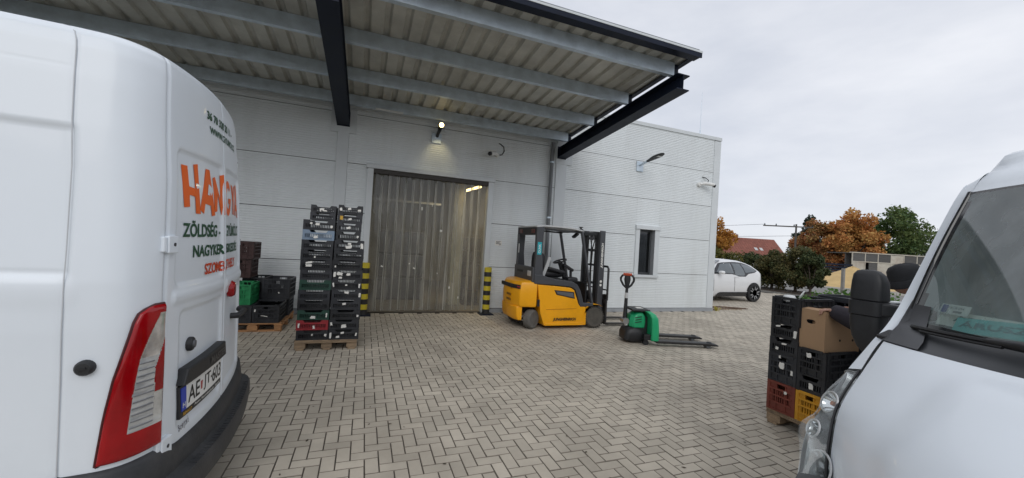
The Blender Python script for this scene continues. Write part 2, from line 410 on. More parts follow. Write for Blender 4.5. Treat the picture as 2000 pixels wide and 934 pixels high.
# interior behind the strip curtain
it = mat('interior_panel', (.42, .42, .38), .6, var=.1, scale=1)
itf = mat('interior_floor', (.16, .15, .135), .5, var=.2, scale=1)
rm = MB(); rm.box(-1.2, -1.1, .17, 7, 0, 4.6); rm.box(6.4, 6.5, .17, 7, 0, 4.6); rm.box(-1.2, 6.5, 7, 7.1, 0, 4.6); rm.build('interior_wall', it, bld)
MB().box(-1.2, 6.5, .16, 7.1, 4.5, 4.6).build('interior_ceiling', it, bld)
MB().box(-1.2, 6.5, .14, 7.1, -.008, .002).build('interior_floor', itf, bld)
MB().box(2.13, 2.43, 1.1, 1.35, 0, 4.2).build('interior_post', mat('cream_post', (.62, .58, .42), .6), bld)
MB().box(.1, 2.13, 3.0, 3.08, 2.72, 2.78).build('interior_rail', trim_m, bld)
tb = MB(); tb.box(-.75, .75, -.03, .03, -.025, .025)
tl = put(tb.mesh('fluorescent_lamp', emit('warm_tube', (1.0, .72, .32), 4.5)), 'fluorescent_lamp', None, (2.66, 10.5, 3.12), (0, 0, radians(96)))
tag(tl, 'lit warm fluorescent tube seen through the strip curtain', 'lamp')
il = bpy.data.lights.new('tube_light', 'AREA'); il.energy = 45; il.color = (1, .8, .5); il.shape = 'RECTANGLE'; il.size = 1.4; il.size_y = .1
ilo = bpy.data.objects.new('tube_light', il); COL.objects.link(ilo); ilo.location = (2.66, 10.5, 3.07); ilo.rotation_euler = (0, 0, radians(96))
# goods inside
ins = mat('indoor_blue_black', (.02, .025, .05), .6)
g = empty('stacked_goods', (2.75, 10.6, 0), 0, 'dim stack of dark boxes standing inside behind the curtain on the right', 'stack')
for k in range(5): MB().box(-.25, .25, -.3, .3, k*.36, k*.36+.34).build('box', ins, g, bevel=.01)
g = empty('stacked_goods', (.95, 11.2, 0), 0, 'dim wide stack of wrapped goods inside behind the middle of the curtain', 'stack')
for k in range(3): MB().box(-.6, .6, -.4, .4, k*.62, k*.62+.6).build('box', mat('indoor_grey_wrap', (.10, .105, .12), .5), g, bevel=.03)
MB().box(2.5, 3.0, 1.0, 1.5, .0, .01).build('floor_mat', ins, bld)

# strip curtain: each hanging strip its own part
pvc = glass('aged_pvc_strip', (.87, .88, .85), .86, .06, body=(.44, .44, .42), bodyamt=.20, ior=1.45)
pvc_edge = glass('pvc_edge_highlight', (.85, .85, .80), .62, .15, body=(.60, .60, .57), bodyamt=.34, ior=1.5)  # whitish ribbons: edge highlight and overlap paleness put into the colour
cur = empty('strip_curtain', (0, WY+.05, 0), 0, 'see-through yellowed plastic strip curtain hanging in the warehouse doorway', 'curtain')
NS = 15; pitch = (2.66-.11)/NS
for i in range(NS):
    rr = random.Random(40+i); x0 = .105+i*pitch-.02; w = pitch+.055
    rows = []; ph = rr.uniform(0, 6); lean = rr.uniform(-.012, .012); zb = rr.uniform(.03, .07)
    if i == 10: zb = .06
    for a in range(19):
        t = a/18; z = 3.06+(zb-3.06)*t; row = []
        for b in range(7):
            s = b/6
            amp = .006+.020*math.exp(-t*7)
            y = (.018 if i % 2 else -.006)+amp*sin(pi*s*(2 if t < .2 else 1.3)+ph)+.012*(2*s-1)**2*(1+2*math.exp(-t*6)) + .006*sin(t*5+ph)
            row.append((x0+s*w+lean*t+.004*sin(t*9+ph), y, z))
        rows.append(row)
    mb = MB().loft(rows, closed=False); mb.k = 1
    for sd, wd in ((0, .020+.012*(i % 3 == 1)), (-1, -.014)):
        mb.loft([[(r_[sd][0], r_[sd][1]-.004, r_[sd][2]), (r_[sd][0]+wd*.5, r_[sd][1]-.007, r_[sd][2]), (r_[sd][0]+wd, r_[sd][1]-.004, r_[sd][2])] for r_ in rows], closed=False)
    mb.build('strip', [pvc, pvc_edge], cur, smooth=70)
for (x, z, w, h, rot) in ((1.17, 2.35, .035, .075, 0), (1.40, 2.44, .02, .05, 0), (1.63, 1.88, .05, .05, .5), (.39, 1.02, .05, .03, .4), (.97, 1.10, .03, .03, .2), (1.08, 1.0, .05, .03, .5), (1.90, .58, .03, .05, 0), (1.60, .90, .02, .03, 0), (2.12, .35, .03, .05, 0)):
    mm = Matrix.Translation((x, -.034, z)) @ Matrix.Rotation(rot, 4, 'Y')
    MB().box(-w/2, w/2, -.001, .001, -h/2, h/2, mm).build('paper_scrap', paper, cur)

# ------------------------------------------------------------------ canopy
can = empty('canopy', (0, 0, 0), 0, 'open steel loading canopy with trapezoid sheet roof above the warehouse door', 'canopy')
def ibeam(mb, prof_y0, prof_y1, xc, w, h, zf, tf=.016, tw=.012):
    for a, b, c, d in ((-w/2, w/2, 0, tf), (-w/2, w/2, h-tf, h), (-tw/2, tw/2, tf, h-tf)):
        vs = [(xc+x, y, zf(y)+z) for y in (prof_y0, prof_y1) for x, z in ((a, c), (b, c), (b, d), (a, d))]
        mb.add(vs, [(0, 1, 2, 3), (7, 6, 5, 4), (0, 4, 5, 1), (1, 5, 6, 2), (2, 6, 7, 3), (3, 7, 4, 0)])
zb = lambda y: 3.955+.088*(8.8-y)
for xc in (-5.74, -.56, 4.595):
    mb = MB(); ibeam(mb, 8.87, 4.84, xc, .25, .25, zb)
    mb.box(xc-.125, xc+.125, 8.872, 8.884, 3.93, 4.24)
    mb.build('beam', steel_dark, can)
PUR = [(8.58, 4.318), (7.42, 4.409), (6.23, 4.512), (5.05, 4.607)]
for (y, z) in PUR:
    mb = MB()
    for a, b, c, d in ((-.0, .075, 0, .01), (-.0, .075, .20, .21), (-.008, .0, 0, .21), (.067, .075, .01, .03), (.067, .075, .18, .20)):
        mb.box(-10, 4.585, y+a, y+b, z+c, z+d)
    mb.build('purlin', galv, can)
    for xc in (-5.74, -.56, 4.63):
        t = zb(y)+.25
        c = MB(); c.box(xc-.045, xc+.045, y+.002, y+.05, t-.002, z+.19 if xc > 4 else z+.004); c.build('cleat', steel_dark, can)
zd = lambda y: 4.532+.082*(8.6-y)
prof = []; x = -10.0
while x < 4.66:
    prof += [(x, 0), (x+.165, 0), (x+.195, .045), (x+.245, .045)]; x += .275
prof.append((4.74, 0))
mb = MB(); vs = []
for y in (8.87, 4.70):
    vs += [(px, y, zd(y)+pz) for px, pz in prof]
n = len(prof); mb.add(vs, [(i, n+i, n+i+1, i+1) for i in range(n-1)])
mb.build('roof_sheet', zinc, can)
mb = MB(); mb.add([(-10, 8.87, zd(8.87)+.055), (4.74, 8.87, zd(8.87)+.055), (4.74, 4.68, zd(4.68)+.055), (-10, 4.68, zd(4.68)+.055)], [(0, 1, 2, 3)])
mb.build('roof_top_sheet', trim_grey, can)
zf = 4.875
mb = MB(); mb.box(-10, 4.765, 4.655, 4.675, zf-.10, zf-.031); mb.box(-10, 4.74, 4.675, 4.80, zf-.10, zf-.092); mb.build('front_fascia', steel_dark, can)
MB().box(-10, 4.77, 4.65, 4.74, zf-.029, zf+.003).build('front_flashing', trim_m, can)
mb = MB()
for (a, b) in ((-.03, .04),):
    vs = [(x, y, zd(y)+z) for y in (8.86, 4.68) for x, z in ((4.745, a), (4.765, a), (4.765, b), (4.745, b))]
    mb.add(vs, [(0, 1, 2, 3), (7, 6, 5, 4), (0, 4, 5, 1), (1, 5, 6, 2), (2, 6, 7, 3), (3, 7, 4, 0)])
    vs = [(x, y, zd(y)+z) for y in (8.86, 4.68) for x, z in ((4.67, a), (4.745, a), (4.745, a+.008), (4.67, a+.008))]
    mb.add(vs, [(0, 1, 2, 3), (7, 6, 5, 4), (0, 4, 5, 1), (1, 5, 6, 2), (2, 6, 7, 3), (3, 7, 4, 0)])
mb.build('side_fascia', steel_dark, can)
t = MB().box(.05, .60, 8.50, 8.54, 4.285, 4.315).build('tube_lamp', mat('unlit_tube', (.75, .76, .76), .4))
tag(t, 'thin white unlit tube lamp under the canopy beside the dark beam', 'lamp')

# downpipe
dp = empty('downpipe', (4.30, WY-.08, 0), 0, 'grey round downpipe on the wall behind the forklift', 'downpipe')
pm = mat('grey_pipe', (.16, .17, .18), .45, var=.15)
MB().tube([(0, -.02, 4.30), (0, -.02, 4.2), (0, 0, 4.1), (0, 0, .25), (0, -.03, .12)], .05, 14).build('pipe', pm, dp, smooth=50)
for z in (.9, 2.4, 3.8): MB().lathe([(.055, -.02), (.058, -.02), (.058, .02), (.055, .02)], (0, 0, z), n=14).build('clamp', galv, dp, smooth=40)
# wall floodlight, lit
wl = empty('wall_lamp', (1.40, WY-.0, 4.0), 0, 'lit round warm lamp on a dark bracket above the doorway', 'lamp')
MB().box(-.12, .10, -.03, -.001, -.14, .08).build('back_plate', galv, wl, bevel=.006)
MB().tube([(0, -.03, .02), (0, -.12, .06), (.02, -.22, .14)], [.035, .035, .045], 10).build('arm', black_plastic, wl, smooth=50)
MB().lathe([(.02, -.06), (.06, -.05), (.075, .0), (.07, .02)], (.03, -.28, .20), 'y', 16).build('lamp_head', black_plastic, wl, smooth=50)
MB().lathe([(.0, -.10), (.035, -.094), (.052, -.07), (.05, -.05)], (.03, -.28, .20), 'y', 16).build('lamp_lens', emit('lamp_glow', (1, .74, .28), 7), wl, smooth=60)
sp = bpy.data.lights.new('wall_lamp_light', 'SPOT'); sp.energy = 15; sp.color = (1, .84, .45); sp.spot_size = radians(74); sp.spot_blend = .9; sp.shadow_soft_size = .05
spo = bpy.data.objects.new('wall_lamp_light', sp); COL.objects.link(spo); spo.location = (1.44, WY-.36, 4.17)
spo.rotation_euler = Vector((0, -.36, .8)).to_track_quat('Z', 'Y').to_euler()
# cameras and yard light on the wall
white_pl = mat('white_plastic', (.72, .72, .70), .4, var=.05)
sc = empty('security_camera', (2.86, WY, 3.79), 0, 'white bullet security camera with looped black cable beside the doorway lamp', 'camera')
MB().lathe([(.045, -.06), (.05, -.05), (.05, -.002), (.045, 0)], (0, 0, 0), 'y', 14).build('mount', white_pl, sc, smooth=40)
mb = MB().tube([(0, -.05, 0), (-.10, -.16, .02), (-.26, -.32, -.05)], [.02, .05, .05], 12); mb.build('housing', white_pl, sc, smooth=40)
MB().tube([(-.26, -.32, -.05), (-.29, -.35, -.065)], [.047, .047], 12).build('lens', black_plastic, sc, smooth=40)
MB().bar((-.12, -.17, .07), (-.32, -.37, .0), .10, .01).build('sun_shield', white_pl, sc)
MB().tube([(.02, -.02, 0), (.12, -.03, .03), (.17, -.03, .12), (.15, -.03, .22), (.07, -.02, .28), (.03, -.005, .29)], .012, 8).build('cable', black_plastic, sc, smooth=60)
sc = empty('security_camera', (9.25, WY, 3.80), 0, 'small white security camera near the right corner of the warehouse', 'camera')
MB().lathe([(.055, -.07), (.07, -.05), (.07, -.002), (.06, 0)], (0, 0, 0), 'y', 14).build('mount', white_pl, sc, smooth=40)
MB().tube([(0, -.06, 0), (.12, -.12, .03), (.38, -.22, .0)], [.025, .05, .05], 12).build('housing', white_pl, sc, smooth=40)
MB().tube([(.36, -.21, -.02), (.41, -.235, -.04)], [.047, .047], 12).build('lens', black_plastic, sc, smooth=40)
MB().tube([(.2, -.14, .05), (.28, -.10, .14), (.22, -.04, .22), (.12, -.01, .24)], .012, 8).build('cable', black_plastic, sc, smooth=60)
yl = empty('yard_light', (7.06, WY, 4.10), 0, 'black flat yard light on a grey wall arm above the small window', 'lamp')
MB().box(-.11, .11, -.03, -.001, -.18, .10).build('back_plate', galv, yl, bevel=.006)
MB().tube([(0, -.03, 0), (-.0, -.15, .02), (.0, -.40, .07)], .035, 12).build('arm', galv, yl, smooth=50)
rings = []
for t, w, hh in ((0, .04, .035), (.15, .055, .035), (.35, .10, .032), (.55, .125, .028), (.75, .115, .024), (.9, .08, .02), (.97, .03, .012)):
    y = -.32-.62*t; z = .055+.10*t; rings.append([(w*cos(a), y, z+hh*sin(a)) for a in [2*pi*k/14 for k in range(14)]])
MB().loft(rings).build('lamp_head', black_plastic, yl, smooth=50)
MB().box(-.05, .05, -.80, -.66, .095, .105, Matrix.Translation((0, 0, 0))).build('lamp_lens', white_pl, yl)
# notice and mast
nb = MB().box(2.95, 3.12, -.004, -.001, 1.62, 1.74).build('notice', paper, None, loc=(0, WY, 0)); tag(nb, 'small white notice with black lines on the wall right of the doorway', 'notice')
ml = MB()
for z, a, b in ((1.715, 2.97, 3.09), (1.69, 2.97, 3.06), (1.665, 2.97, 3.10), (1.64, 3.05, 3.10)): ml.box(a, b, -.0055, -.0045, z-.006, z+.006)
ml.build('lettering', black_plastic, nb)
an = empty('antenna', (9.32, WY+.12, 5.32), 0, 'thin whip antenna standing on the roof edge near the corner', 'antenna')
MB().lathe([(.03, 0), (.03, .05), (.015, .09), (.015, .16)], (0, 0, 0), n=10).build('base', galv, an)
MB().tube([(0, 0, .14), (.0, 0, .7), (.005, 0, 1.32)], [.009, .007, .005], 6).build('rod', galv, an)

# bollards
yel = mat('bollard_yellow', (.62, .50, .03), .5, var=.15, scale=8, dirt=(.2, .16, .05), dirtamt=.5)
blk = mat('bollard_black', (.02, .02, .022), .5, var=.2, scale=8, dirt=(.12, .11, .09), dirtamt=.4)
def bollard(x, y, label):
    b = empty('bollard', (x, y, 0), 0, label, 'bollard', 'striped bollards guarding the doorway')
    MB().box(-.16, .16, -.14, .14, 0, .02).build('base_plate', steel_dark, b)
    n = 10; h = 1.08/n
    for k in range(n):
        r = .085
        prof = [(r, .02+k*h), (r, .02+(k+1)*h)] if k < n-1 else [(r, .02+k*h), (r, .02+(k+.9)*h), (r-.015, .02+(k+1)*h)]
        MB().lathe(prof, (0, 0, 0), n=18).build('stripe', yel if k % 2 else blk, b, smooth=40)
bollard(2.745, 8.68, 'yellow and black striped bollard right of the doorway beside the forklift')
bollard(.055, 8.68, 'yellow and black striped bollard half hidden behind the tall crate stack')
# ------------------------------------------------------------------ pallets and crates
def pallet(x0, x1, y0, y1, label, m, boards_along='x'):
    """euro pallet, x0..x1 by y0..y1; top boards run along the given axis"""
    t = empty('pallet', ((x0+x1)/2, (y0+y1)/2, 0), 0, label, 'pallet', 'wooden pallets under the crates')
    w, d = x1-x0, y1-y0
    def bx(name, cx, cy, z, sx, sy, sz):
        rr = random.Random(int(cx*1000+cy*77+z*10)); MB().box(-sx/2, sx/2, -sy/2, sy/2, 0, sz).build(name, m, t, bevel=.004, seg=1, loc=(cx+rr.uniform(-.004, .004), cy+rr.uniform(-.004, .004), z))
    if boards_along == 'x':       # blocks in three rows along y
        for cy in (-d/2+.07, 0, d/2-.07): bx('board', 0, cy, 0, w, .10, .022)
        for cx in (-w/2+.055, 0, w/2-.055):
            for cy in (-d/2+.07, 0, d/2-.07): bx('block', cx, cy, .022, .10 if cx else .145, .14, .078)
            bx('stringer', cx, 0, .10, .12, d, .022)
        for k in range(7): bx('board', 0, -d/2+.06+k*(d-.12)/6, .122, w, .12, .022)
    else:
        for cx in (-w/2+.07, 0, w/2-.07): bx('board', cx, 0, 0, .10, d, .022)
        for cy in (-d/2+.055, 0, d/2-.055):
            for cx in (-w/2+.07, 0, w/2-.07): bx('block', cx, cy, .022, .14, .10 if cy else .145, .078)
            bx('stringer', 0, cy, .10, w, .12, .022)
        for k in range(7): bx('board', -w/2+.06+k*(w-.12)/6, 0, .122, .12, d, .022)
    return t
cr_black = mat('crate_black', (.021, .023, .028), .5, var=.3, scale=7, rnd=.4, dirt=(.075, .075, .075), dirtamt=.35)
cr_green = mat('crate_dark_green', (.016, .060, .042), .5, var=.25, scale=7)
cr_blue = mat('crate_pale_blue', (.20, .27, .36), .55, var=.2, scale=7)
cr_red = mat('crate_red', (.30, .022, .030), .5, var=.2, scale=7)
cr_rust = mat('crate_rust_red', (.19, .042, .027), .55, var=.25, scale=6)
cr_yel = mat('crate_yellow', (.62, .30, .018), .5, var=.2, scale=6)
cr_brown = mat('crate_maroon', (.050, .022, .020), .55, var=.3, scale=6)
cr_bgreen = mat('crate_bright_green', (.018, .24, .085), .5, var=.2, scale=6)
def wall_pieces(mb, M, Lw, h, style):
    t = .012
    def b(x0, x1, z0, z1, y0=0, y1=t): mb.box(x0, x1, y0, y1, z0, z1, M)
    a = Lw/2
    if style == 'tray':
        b(-a, -a+.028, 0, h, -.003); b(a-.028, a, 0, h, -.003)
        b(-a+.028, a-.028, 0, .24*h); b(-a+.028, a-.028, .60*h, .76*h, -.004, t)
        b(-a+.028, a-.028, .20*h, .25*h, -.006, 0)
        n = int((Lw-.056)/.021); p = (Lw-.056)/n
        for k in range(n+1):
            x = -a+.028+k*p; b(x-.0045, x+.0045, .24*h, .60*h, .002, t-.001)
        for sg in (-1, 1):        # raised corner tabs that carry the crate above
            q = [(sg*(a-.028), .76*h), (sg*(a-.028), h), (sg*(a-.20*Lw), h), (sg*(a-.26*Lw), .76*h)]
            vs = [tuple(M @ Vector((x, y, z))) for y in (-.004, t) for x, z in q]
            mb.add(vs, [(0, 1, 2, 3), (7, 6, 5, 4), (0, 4, 5, 1), (1, 5, 6, 2), (2, 6, 7, 3), (3, 7, 4, 0)])
    else:
        b(-a, -a+.03, 0, h, -.006); b(a-.03, a, 0, h, -.006)
        for z in (0, .26, .50, .72, .93): b(-a+.03, a-.03, z*h, z*h+.016+(.01 if z > .9 else 0), -.010, t)
        b(-a+.03, a-.03, 0, .30*h, .002, t); b(-a+.03, -a*.55, .26*h, h, .002, t); b(a*.55, a-.03, .26*h, h, .002, t)
        n = max(3, int(Lw/.075))
        for k in range(1, n): x = -a+k*Lw/n; b(x-.005, x+.005, 0, .93*h, -.006, t)
        n = int(1.1*a/.02)
        for k in range(n+1):
            x = -.55*a+k*1.1*a/n; b(x-.0055, x+.0055, .30*h, .72*h, .002, t)
        b(-.55*a, -.28*a, .74*h, .93*h, .002, t); b(.28*a, .55*a, .74*h, .93*h, .002, t)
CM = {}
def crate_mesh(w, d, h, style, m):
    key = (w, d, h, style, m.name)
    if key not in CM:
        mb = MB()
        wall_pieces(mb, Matrix.Translation((0, -d/2, 0)), w, h, style)
        wall_pieces(mb, Matrix.Translation((0, d/2, 0)) @ Matrix.Rotation(pi, 4, 'Z'), w, h, style)
        wall_pieces(mb, Matrix.Translation((w/2, 0, 0)) @ Matrix.Rotation(pi/2, 4, 'Z'), d-.026, h, style)
        wall_pieces(mb, Matrix.Translation((-w/2, 0, 0)) @ Matrix.Rotation(-pi/2, 4, 'Z'), d-.026, h, style)
        mb.box(-w/2+.013, w/2-.013, -d/2+.013, d/2-.013, .006, .014)
        CM[key] = mb.mesh('crate', m)
    return CM[key]
LBL = {}
def label_mesh(w, h):
    k = (w, h)
    if k not in LBL:          # torn, slightly curled scraps rather than clean rectangles
        rr = random.Random(len(LBL)); ring = []
        for i in range(12):
            a = 2*pi*i/12+.26; x, z = copysign(min(1, abs(cos(a))*1.35), cos(a)), copysign(min(1, abs(sin(a))*1.35), sin(a)); q = rr.uniform(.72, 1.08)
            ring.append((x*q*w/2, z*q*h/2))
        LBL[k] = MB().loft([[(x, -.002-.004*(x/w)**2, z) for x, z in ring], [(x, .001, z) for x, z in ring]]).mesh('paper_label', paper)
    return LBL[k]
def crate(x, y, z, w, d, h, style, m, label, group, labels=(), rz=0):
    o = put(crate_mesh(w, d, h, style, m), 'crate', None, (x, y, z), (0, 0, rz)); tag(o, label, 'crate', group)
    for (u, v, lw, lh) in labels:
        rr = random.Random(int(u*100+v*10+z*50))
        put(label_mesh(lw, lh), 'paper_label', o, ((u-.5)*w, -d/2-.0085, v*h), (0, rr.uniform(-.18, .18), 0))
    return o
pallet(-.825, -.01, 6.128, 7.30, 'worn grey brown pallet under the tall double stack of crates', wood, 'y')
CH = .1422
S, T, Wd = (.035, .035), (.02, .06), (.075, .035)
leftlab = {0: [(.92, .5, .03, .04), (.5, .55, .02, .03)], 1: [(.08, .5, .022, .07), (.55, .3, .03, .05)], 2: [(.5, .3, .07, .045), (.92, .5, .02, .06)], 4: [], 7: [(.27, .75, .09, .03), (.27, .45, .095, .04)], 8: [(.45, .3, .02, .03)], 10: [(.42, .3, .06, .04)], 11: [(.25, .65, .035, .03), (.45, .6, .06, .04), (.90, .4, .03, .045)]}
rightlab = {0: [(.06, .45, .03, .085), (.45, .7, .05, .03), (.3, .3, .05, .03), (.92, .5, .025, .05)], 1: [(.08, .6, .03, .05), (.5, .35, .075, .05)], 2: [(.92, .4, .03, .03)], 3: [(.45, .6, .055, .035)], 4: [(.5, .75, .065, .035), (.95, .5, .03, .07)], 5: [(.07, .5, .02, .07), (.5, .5, .03, .02), (.95, .45, .022, .07)], 6: [(.06, .55, .035, .08), (.22, .65, .085, .05), (.52, .6, .06, .04), (.25, .25, .05, .03)], 7: [(.1, .35, .02, .03)], 9: [(.5, .7, .05, .03), (.48, .35, .09, .05), (.93, .5, .04, .085)]}
for i in range(12):
    m = {1: cr_red, 2: cr_green, 5: cr_green, 10: cr_blue}.get(i, cr_black); rr = random.Random(i)
    cn = {1: 'red', 2: 'dark green', 5: 'green', 10: 'pale blue'}.get(i, 'black')
    extra = {1: 'red slatted tray crate low in the left column of the tall stack', 2: 'dark green tray crate resting on the red crate in the tall stack', 5: 'green tray crate with blacks above and below, sixth up the left column', 10: 'pale blue tray crate near the top of the left column of the tall stack'}
    crate(-.615+rr.uniform(-.006, .006), 6.43+rr.uniform(-.006, .006), .1445+i*CH, .405, .60, CH-.001, 'tray', m, extra.get(i, f'{cn} tray crate, {ORD[i]} from the bottom in the left column of the tall stack'), 'tray crates in the tall double stack', leftlab.get(i, ()), rr.uniform(-.012, .012))
for i in range(10):
    rr = random.Random(50+i)
    crate(-.20+rr.uniform(-.006, .006), 6.43+rr.uniform(-.006, .006), .1445+i*(CH+.0015), .395, .60, CH, 'tray', cr_black, f'black tray crate, {ORD[i]} from the bottom in the right column of the tall stack', 'tray crates in the tall double stack', rightlab.get(i, ()), rr.uniform(-.012, .012))
for i in range(2):
    crate(-.575+.004*i, 6.36, .1445+12*CH+i*.108, .325, .42, .107, 'tray', cr_black, ['narrow black tray crate second from the top of the left column', 'narrow black tray crate on top of the left column with torn white label'][i], 'tray crates in the tall double stack', [[], [(.45, .5, .05, .03), (.38, .35, .02, .05), (.55, .3, .06, .02)]][i])
for i in range(4):
    crate(-.225+.004*i, 6.36, .1445+10*(CH+.0015)+i*.129, .325, .42, .128, 'tray', cr_black, f'narrow black tray crate, {ORD[i]} of the four topping the right column', 'tray crates in the tall double stack', [[(.9, .5, .03, .03)], [(.48, .45, .06, .035)], [(.5, .45, .05, .03)], [(.1, .5, .04, .05), (.45, .6, .05, .035), (.86, .5, .05, .03)]][i])
yl_ = MB().box(-.02, .02, -.001, .001, -.028, .028).build('price_card', mat('yellow_card', (.6, .36, .05), .7), None, loc=(-.33, 6.146, .1445+10*(CH+.0015)+2*.129+.07)); tag(yl_, 'small orange yellow card stuck on a narrow crate near the stack top', 'card')

# pallet by the wall, left
pallet(-2.02, -1.192, 7.33, 8.50, 'fresh orange wooden pallet against the wall beside the left van', wood_new, 'x')
G2 = 'deep crates on the pallet by the wall'
crate(-1.43, 7.64, .1455, .375, .60, .285, 'deep', cr_black, 'black deep crate with white tag at the front right of the wall pallet', G2, [(.09, .72, .02, .045), (.45, .40, .12, .012)])
crate(-1.82, 7.64, .1455, .375, .60, .285, 'deep', cr_black, 'black deep crate under the bright green crate on the wall pallet', G2)
crate(-1.85, 7.66, .432, .36, .55, .325, 'deep', cr_bgreen, 'bright green deep crate beside the van edge on the wall pallet', G2)
crate(-1.40, 8.22, .1455, .39, .50, .285, 'deep', cr_black, 'black deep crate low at the back right of the wall pallet', G2)
crate(-1.385, 8.07, .470, .415, .56, .345, 'deep', cr_black, 'big black crate sitting crooked on top at the right of wall pallet', G2, [(.63, .32, .02, .025)], rz=-.03)
crate(-1.80, 8.22, .1455, .36, .50, .30, 'deep', cr_black, 'black deep crate low at the back left under the maroon stack', G2)
crate(-1.76, 8.22, .447, .36, .50, .37, 'deep', cr_black, 'black deep crate standing behind the bright green crate', G2)
crate(-1.985, 8.12, .818, .36, .50, .325, 'deep', cr_brown, 'brown black deep crate below the maroon one near the van', G2)
crate(-1.955, 8.10, 1.145, .36, .50, .285, 'deep', cr_brown, 'maroon deep crate on top of the pile near the van edge', G2)
MB_l = MB().box(-.2, .2, -.26, .26, 0, .03).build('flat_tray', cr_black, None, loc=(-1.43, 7.98, .438)); tag(MB_l, 'flat black tray lying between the stacked black crates', 'tray')

# pallet behind the right van
pallet(4.03, 5.23, 2.03, 2.835, 'old grey pallet under the red and yellow crates by the right van', wood, 'x')
G3 = 'crates on the pallet beside the right van'
def dcrate(x0, x1, y0, y1, z, h, style, m, label, labels=()):
    # the face that looks at the yard is -x: build the crate with its front along y
    o = crate((x0+x1)/2, (y0+y1)/2, z, y1-y0, x1-x0, h, style, m, label, G3, labels, rz=-pi/2); return o
dcrate(4.03, 4.53, 2.55, 2.83, .145, .295, 'deep', cr_rust, 'rust red deep crate at the bottom of the far column by the van', [(.68, .72, .03, .03)])
dcrate(4.03, 4.43, 2.30, 2.545, .145, .285, 'deep', cr_yel, 'yellow deep crate at the bottom beside the rust red crate')
dcrate(4.03, 4.53, 2.55, 2.83, .441, .28, 'deep', cr_black, 'black deep crate with torn white labels above the rust red crate', [(.5, .62, .05, .07), (.86, .45, .022, .05), (.42, .92, .02, .03)])
dcrate(4.03, 4.53, 2.55, 2.83, .722, .165, 'tray', cr_black, 'low black tray crate in the middle of the far column', [(.30, .35, .03, .03), (.55, .7, .05, .015)])
dcrate(4.03, 4.53, 2.555, 2.825, .888, .14, 'tray', cr_black, 'low black tray crate with brown goods under the top crate', [(.92, .45, .03, .075), (.3, .85, .05, .015)])
dcrate(4.03, 4.55, 2.545, 2.825, 1.029, .275, 'deep', cr_black, 'topmost black crate filled with greens in the far column by the van')
dcrate(4.03, 4.50, 2.30, 2.545, .431, .16, 'tray', cr_black, 'black tray crate with white label right above the yellow crate', [(.55, .45, .04, .06)])
dcrate(4.03, 4.50, 2.295, 2.545, .592, .255, 'deep', cr_black, 'black deep crate under the cardboard box by the van', [(.42, .78, .045, .05)])
dcrate(4.60, 5.10, 2.10, 2.80, .145, .285, 'deep', cr_black, 'black crate low at the rear of the pallet by the van')
dcrate(4.60, 5.10, 2.10, 2.80, .432, .285, 'deep', cr_black, 'black crate second up at the rear of the pallet by the van')
dcrate(4.60, 5.10, 2.10, 2.80, .719, .285, 'deep', cr_black, 'black crate third up at the rear of the pallet by the van')
dcrate(4.60, 5.10, 2.15, 2.80, 1.006, .30, 'deep', cr_black, 'topmost black crate at the rear of the pallet by the van')
# things in the top crates
leafm = mat('salad_green', (.09, .22, .03), .6, var=.4, scale=9)
def clump(name, x, y, z, r, n, m, label, cat, seed):
    rr = random.Random(seed); mb = MB()
    for i in range(n):
        a = rr.uniform(0, 2*pi); q = rr.uniform(0, r); px, py = x+q*cos(a), y+q*sin(a); pz = z+rr.uniform(0, r*.5); s = rr.uniform(.025, .05)
        d = Vector((rr.uniform(-1, 1), rr.uniform(-1, 1), rr.uniform(.1, .9))).normalized(); e = d.cross(Vector((0, .3, 1))).normalized()
        c = Vector((px, py, pz)); mb.add([tuple(c), tuple(c+d*s*.5+e*s*.4), tuple(c+d*s), tuple(c+d*s*.5-e*s*.4)], [(0, 1, 2, 3)])
    return tag(mb.build(name, m), label, cat)
clump('salad', 4.33, 2.68, 1.255, .10, 70, leafm, 'green salad leaves heaped in the topmost crate by the van', 'vegetables', 5)
whitebag = mat('white_bag', (.72, .74, .74), .35, var=.06)
mb = MB(); rings = []
for t in range(7):
    a = t/6; rings.append([(4.30+.018*a+.022*sin(pi*a+.25)*cos(2*pi*k/10), 2.74-.05*a+.010*sin(2*pi*k/10), 1.27+.115*a) for k in range(10)])
tag(mb.loft(rings).build('bag', whitebag, smooth=60), 'white plastic bag corner sticking up from the topmost crate', 'bag')
b2 = MB(); b2.lathe([(.0, .0), (.05, .01), (.06, .04), (.045, .07), (0, .075)], (4.13, 2.72, 1.255), n=12); tag(b2.build('bag', whitebag, smooth=60), 'crumpled clear bag lying in the topmost crate near its front', 'bag')
b2 = MB(); b2.box(4.85, 4.99, 2.20, 2.26, 1.29, 1.345); tag(b2.build('box', whitebag, bevel=.01), 'small white box lying on the rear crate beside the dark sleeve', 'box')
rr_ = []
for z, gx in ((1.307, 0), (1.335, 0)):
    rr_.append([(4.85+(.25+gx)*copysign(abs(cos(a))**.4, cos(a)), 2.47+.32*copysign(abs(sin(a))**.4, sin(a)), z) for a in [2*pi*k/40 for k in range(40)]])
rr_.append([(4.85+.235*copysign(abs(cos(a))**.4, cos(a)), 2.47+.305*copysign(abs(sin(a))**.4, sin(a)), 1.335) for a in [2*pi*k/40 for k in range(40)]])
rr_.append([(4.85+.235*copysign(abs(cos(a))**.4, cos(a)), 2.47+.305*copysign(abs(sin(a))**.4, sin(a)), 1.309) for a in [2*pi*k/40 for k in range(40)]])
tag(MB().loft(rr_, cap0=False, cap1=True).build('tray', cr_black, smooth=40), 'rounded dark tray lying on the rear crate of the pallet', 'tray')
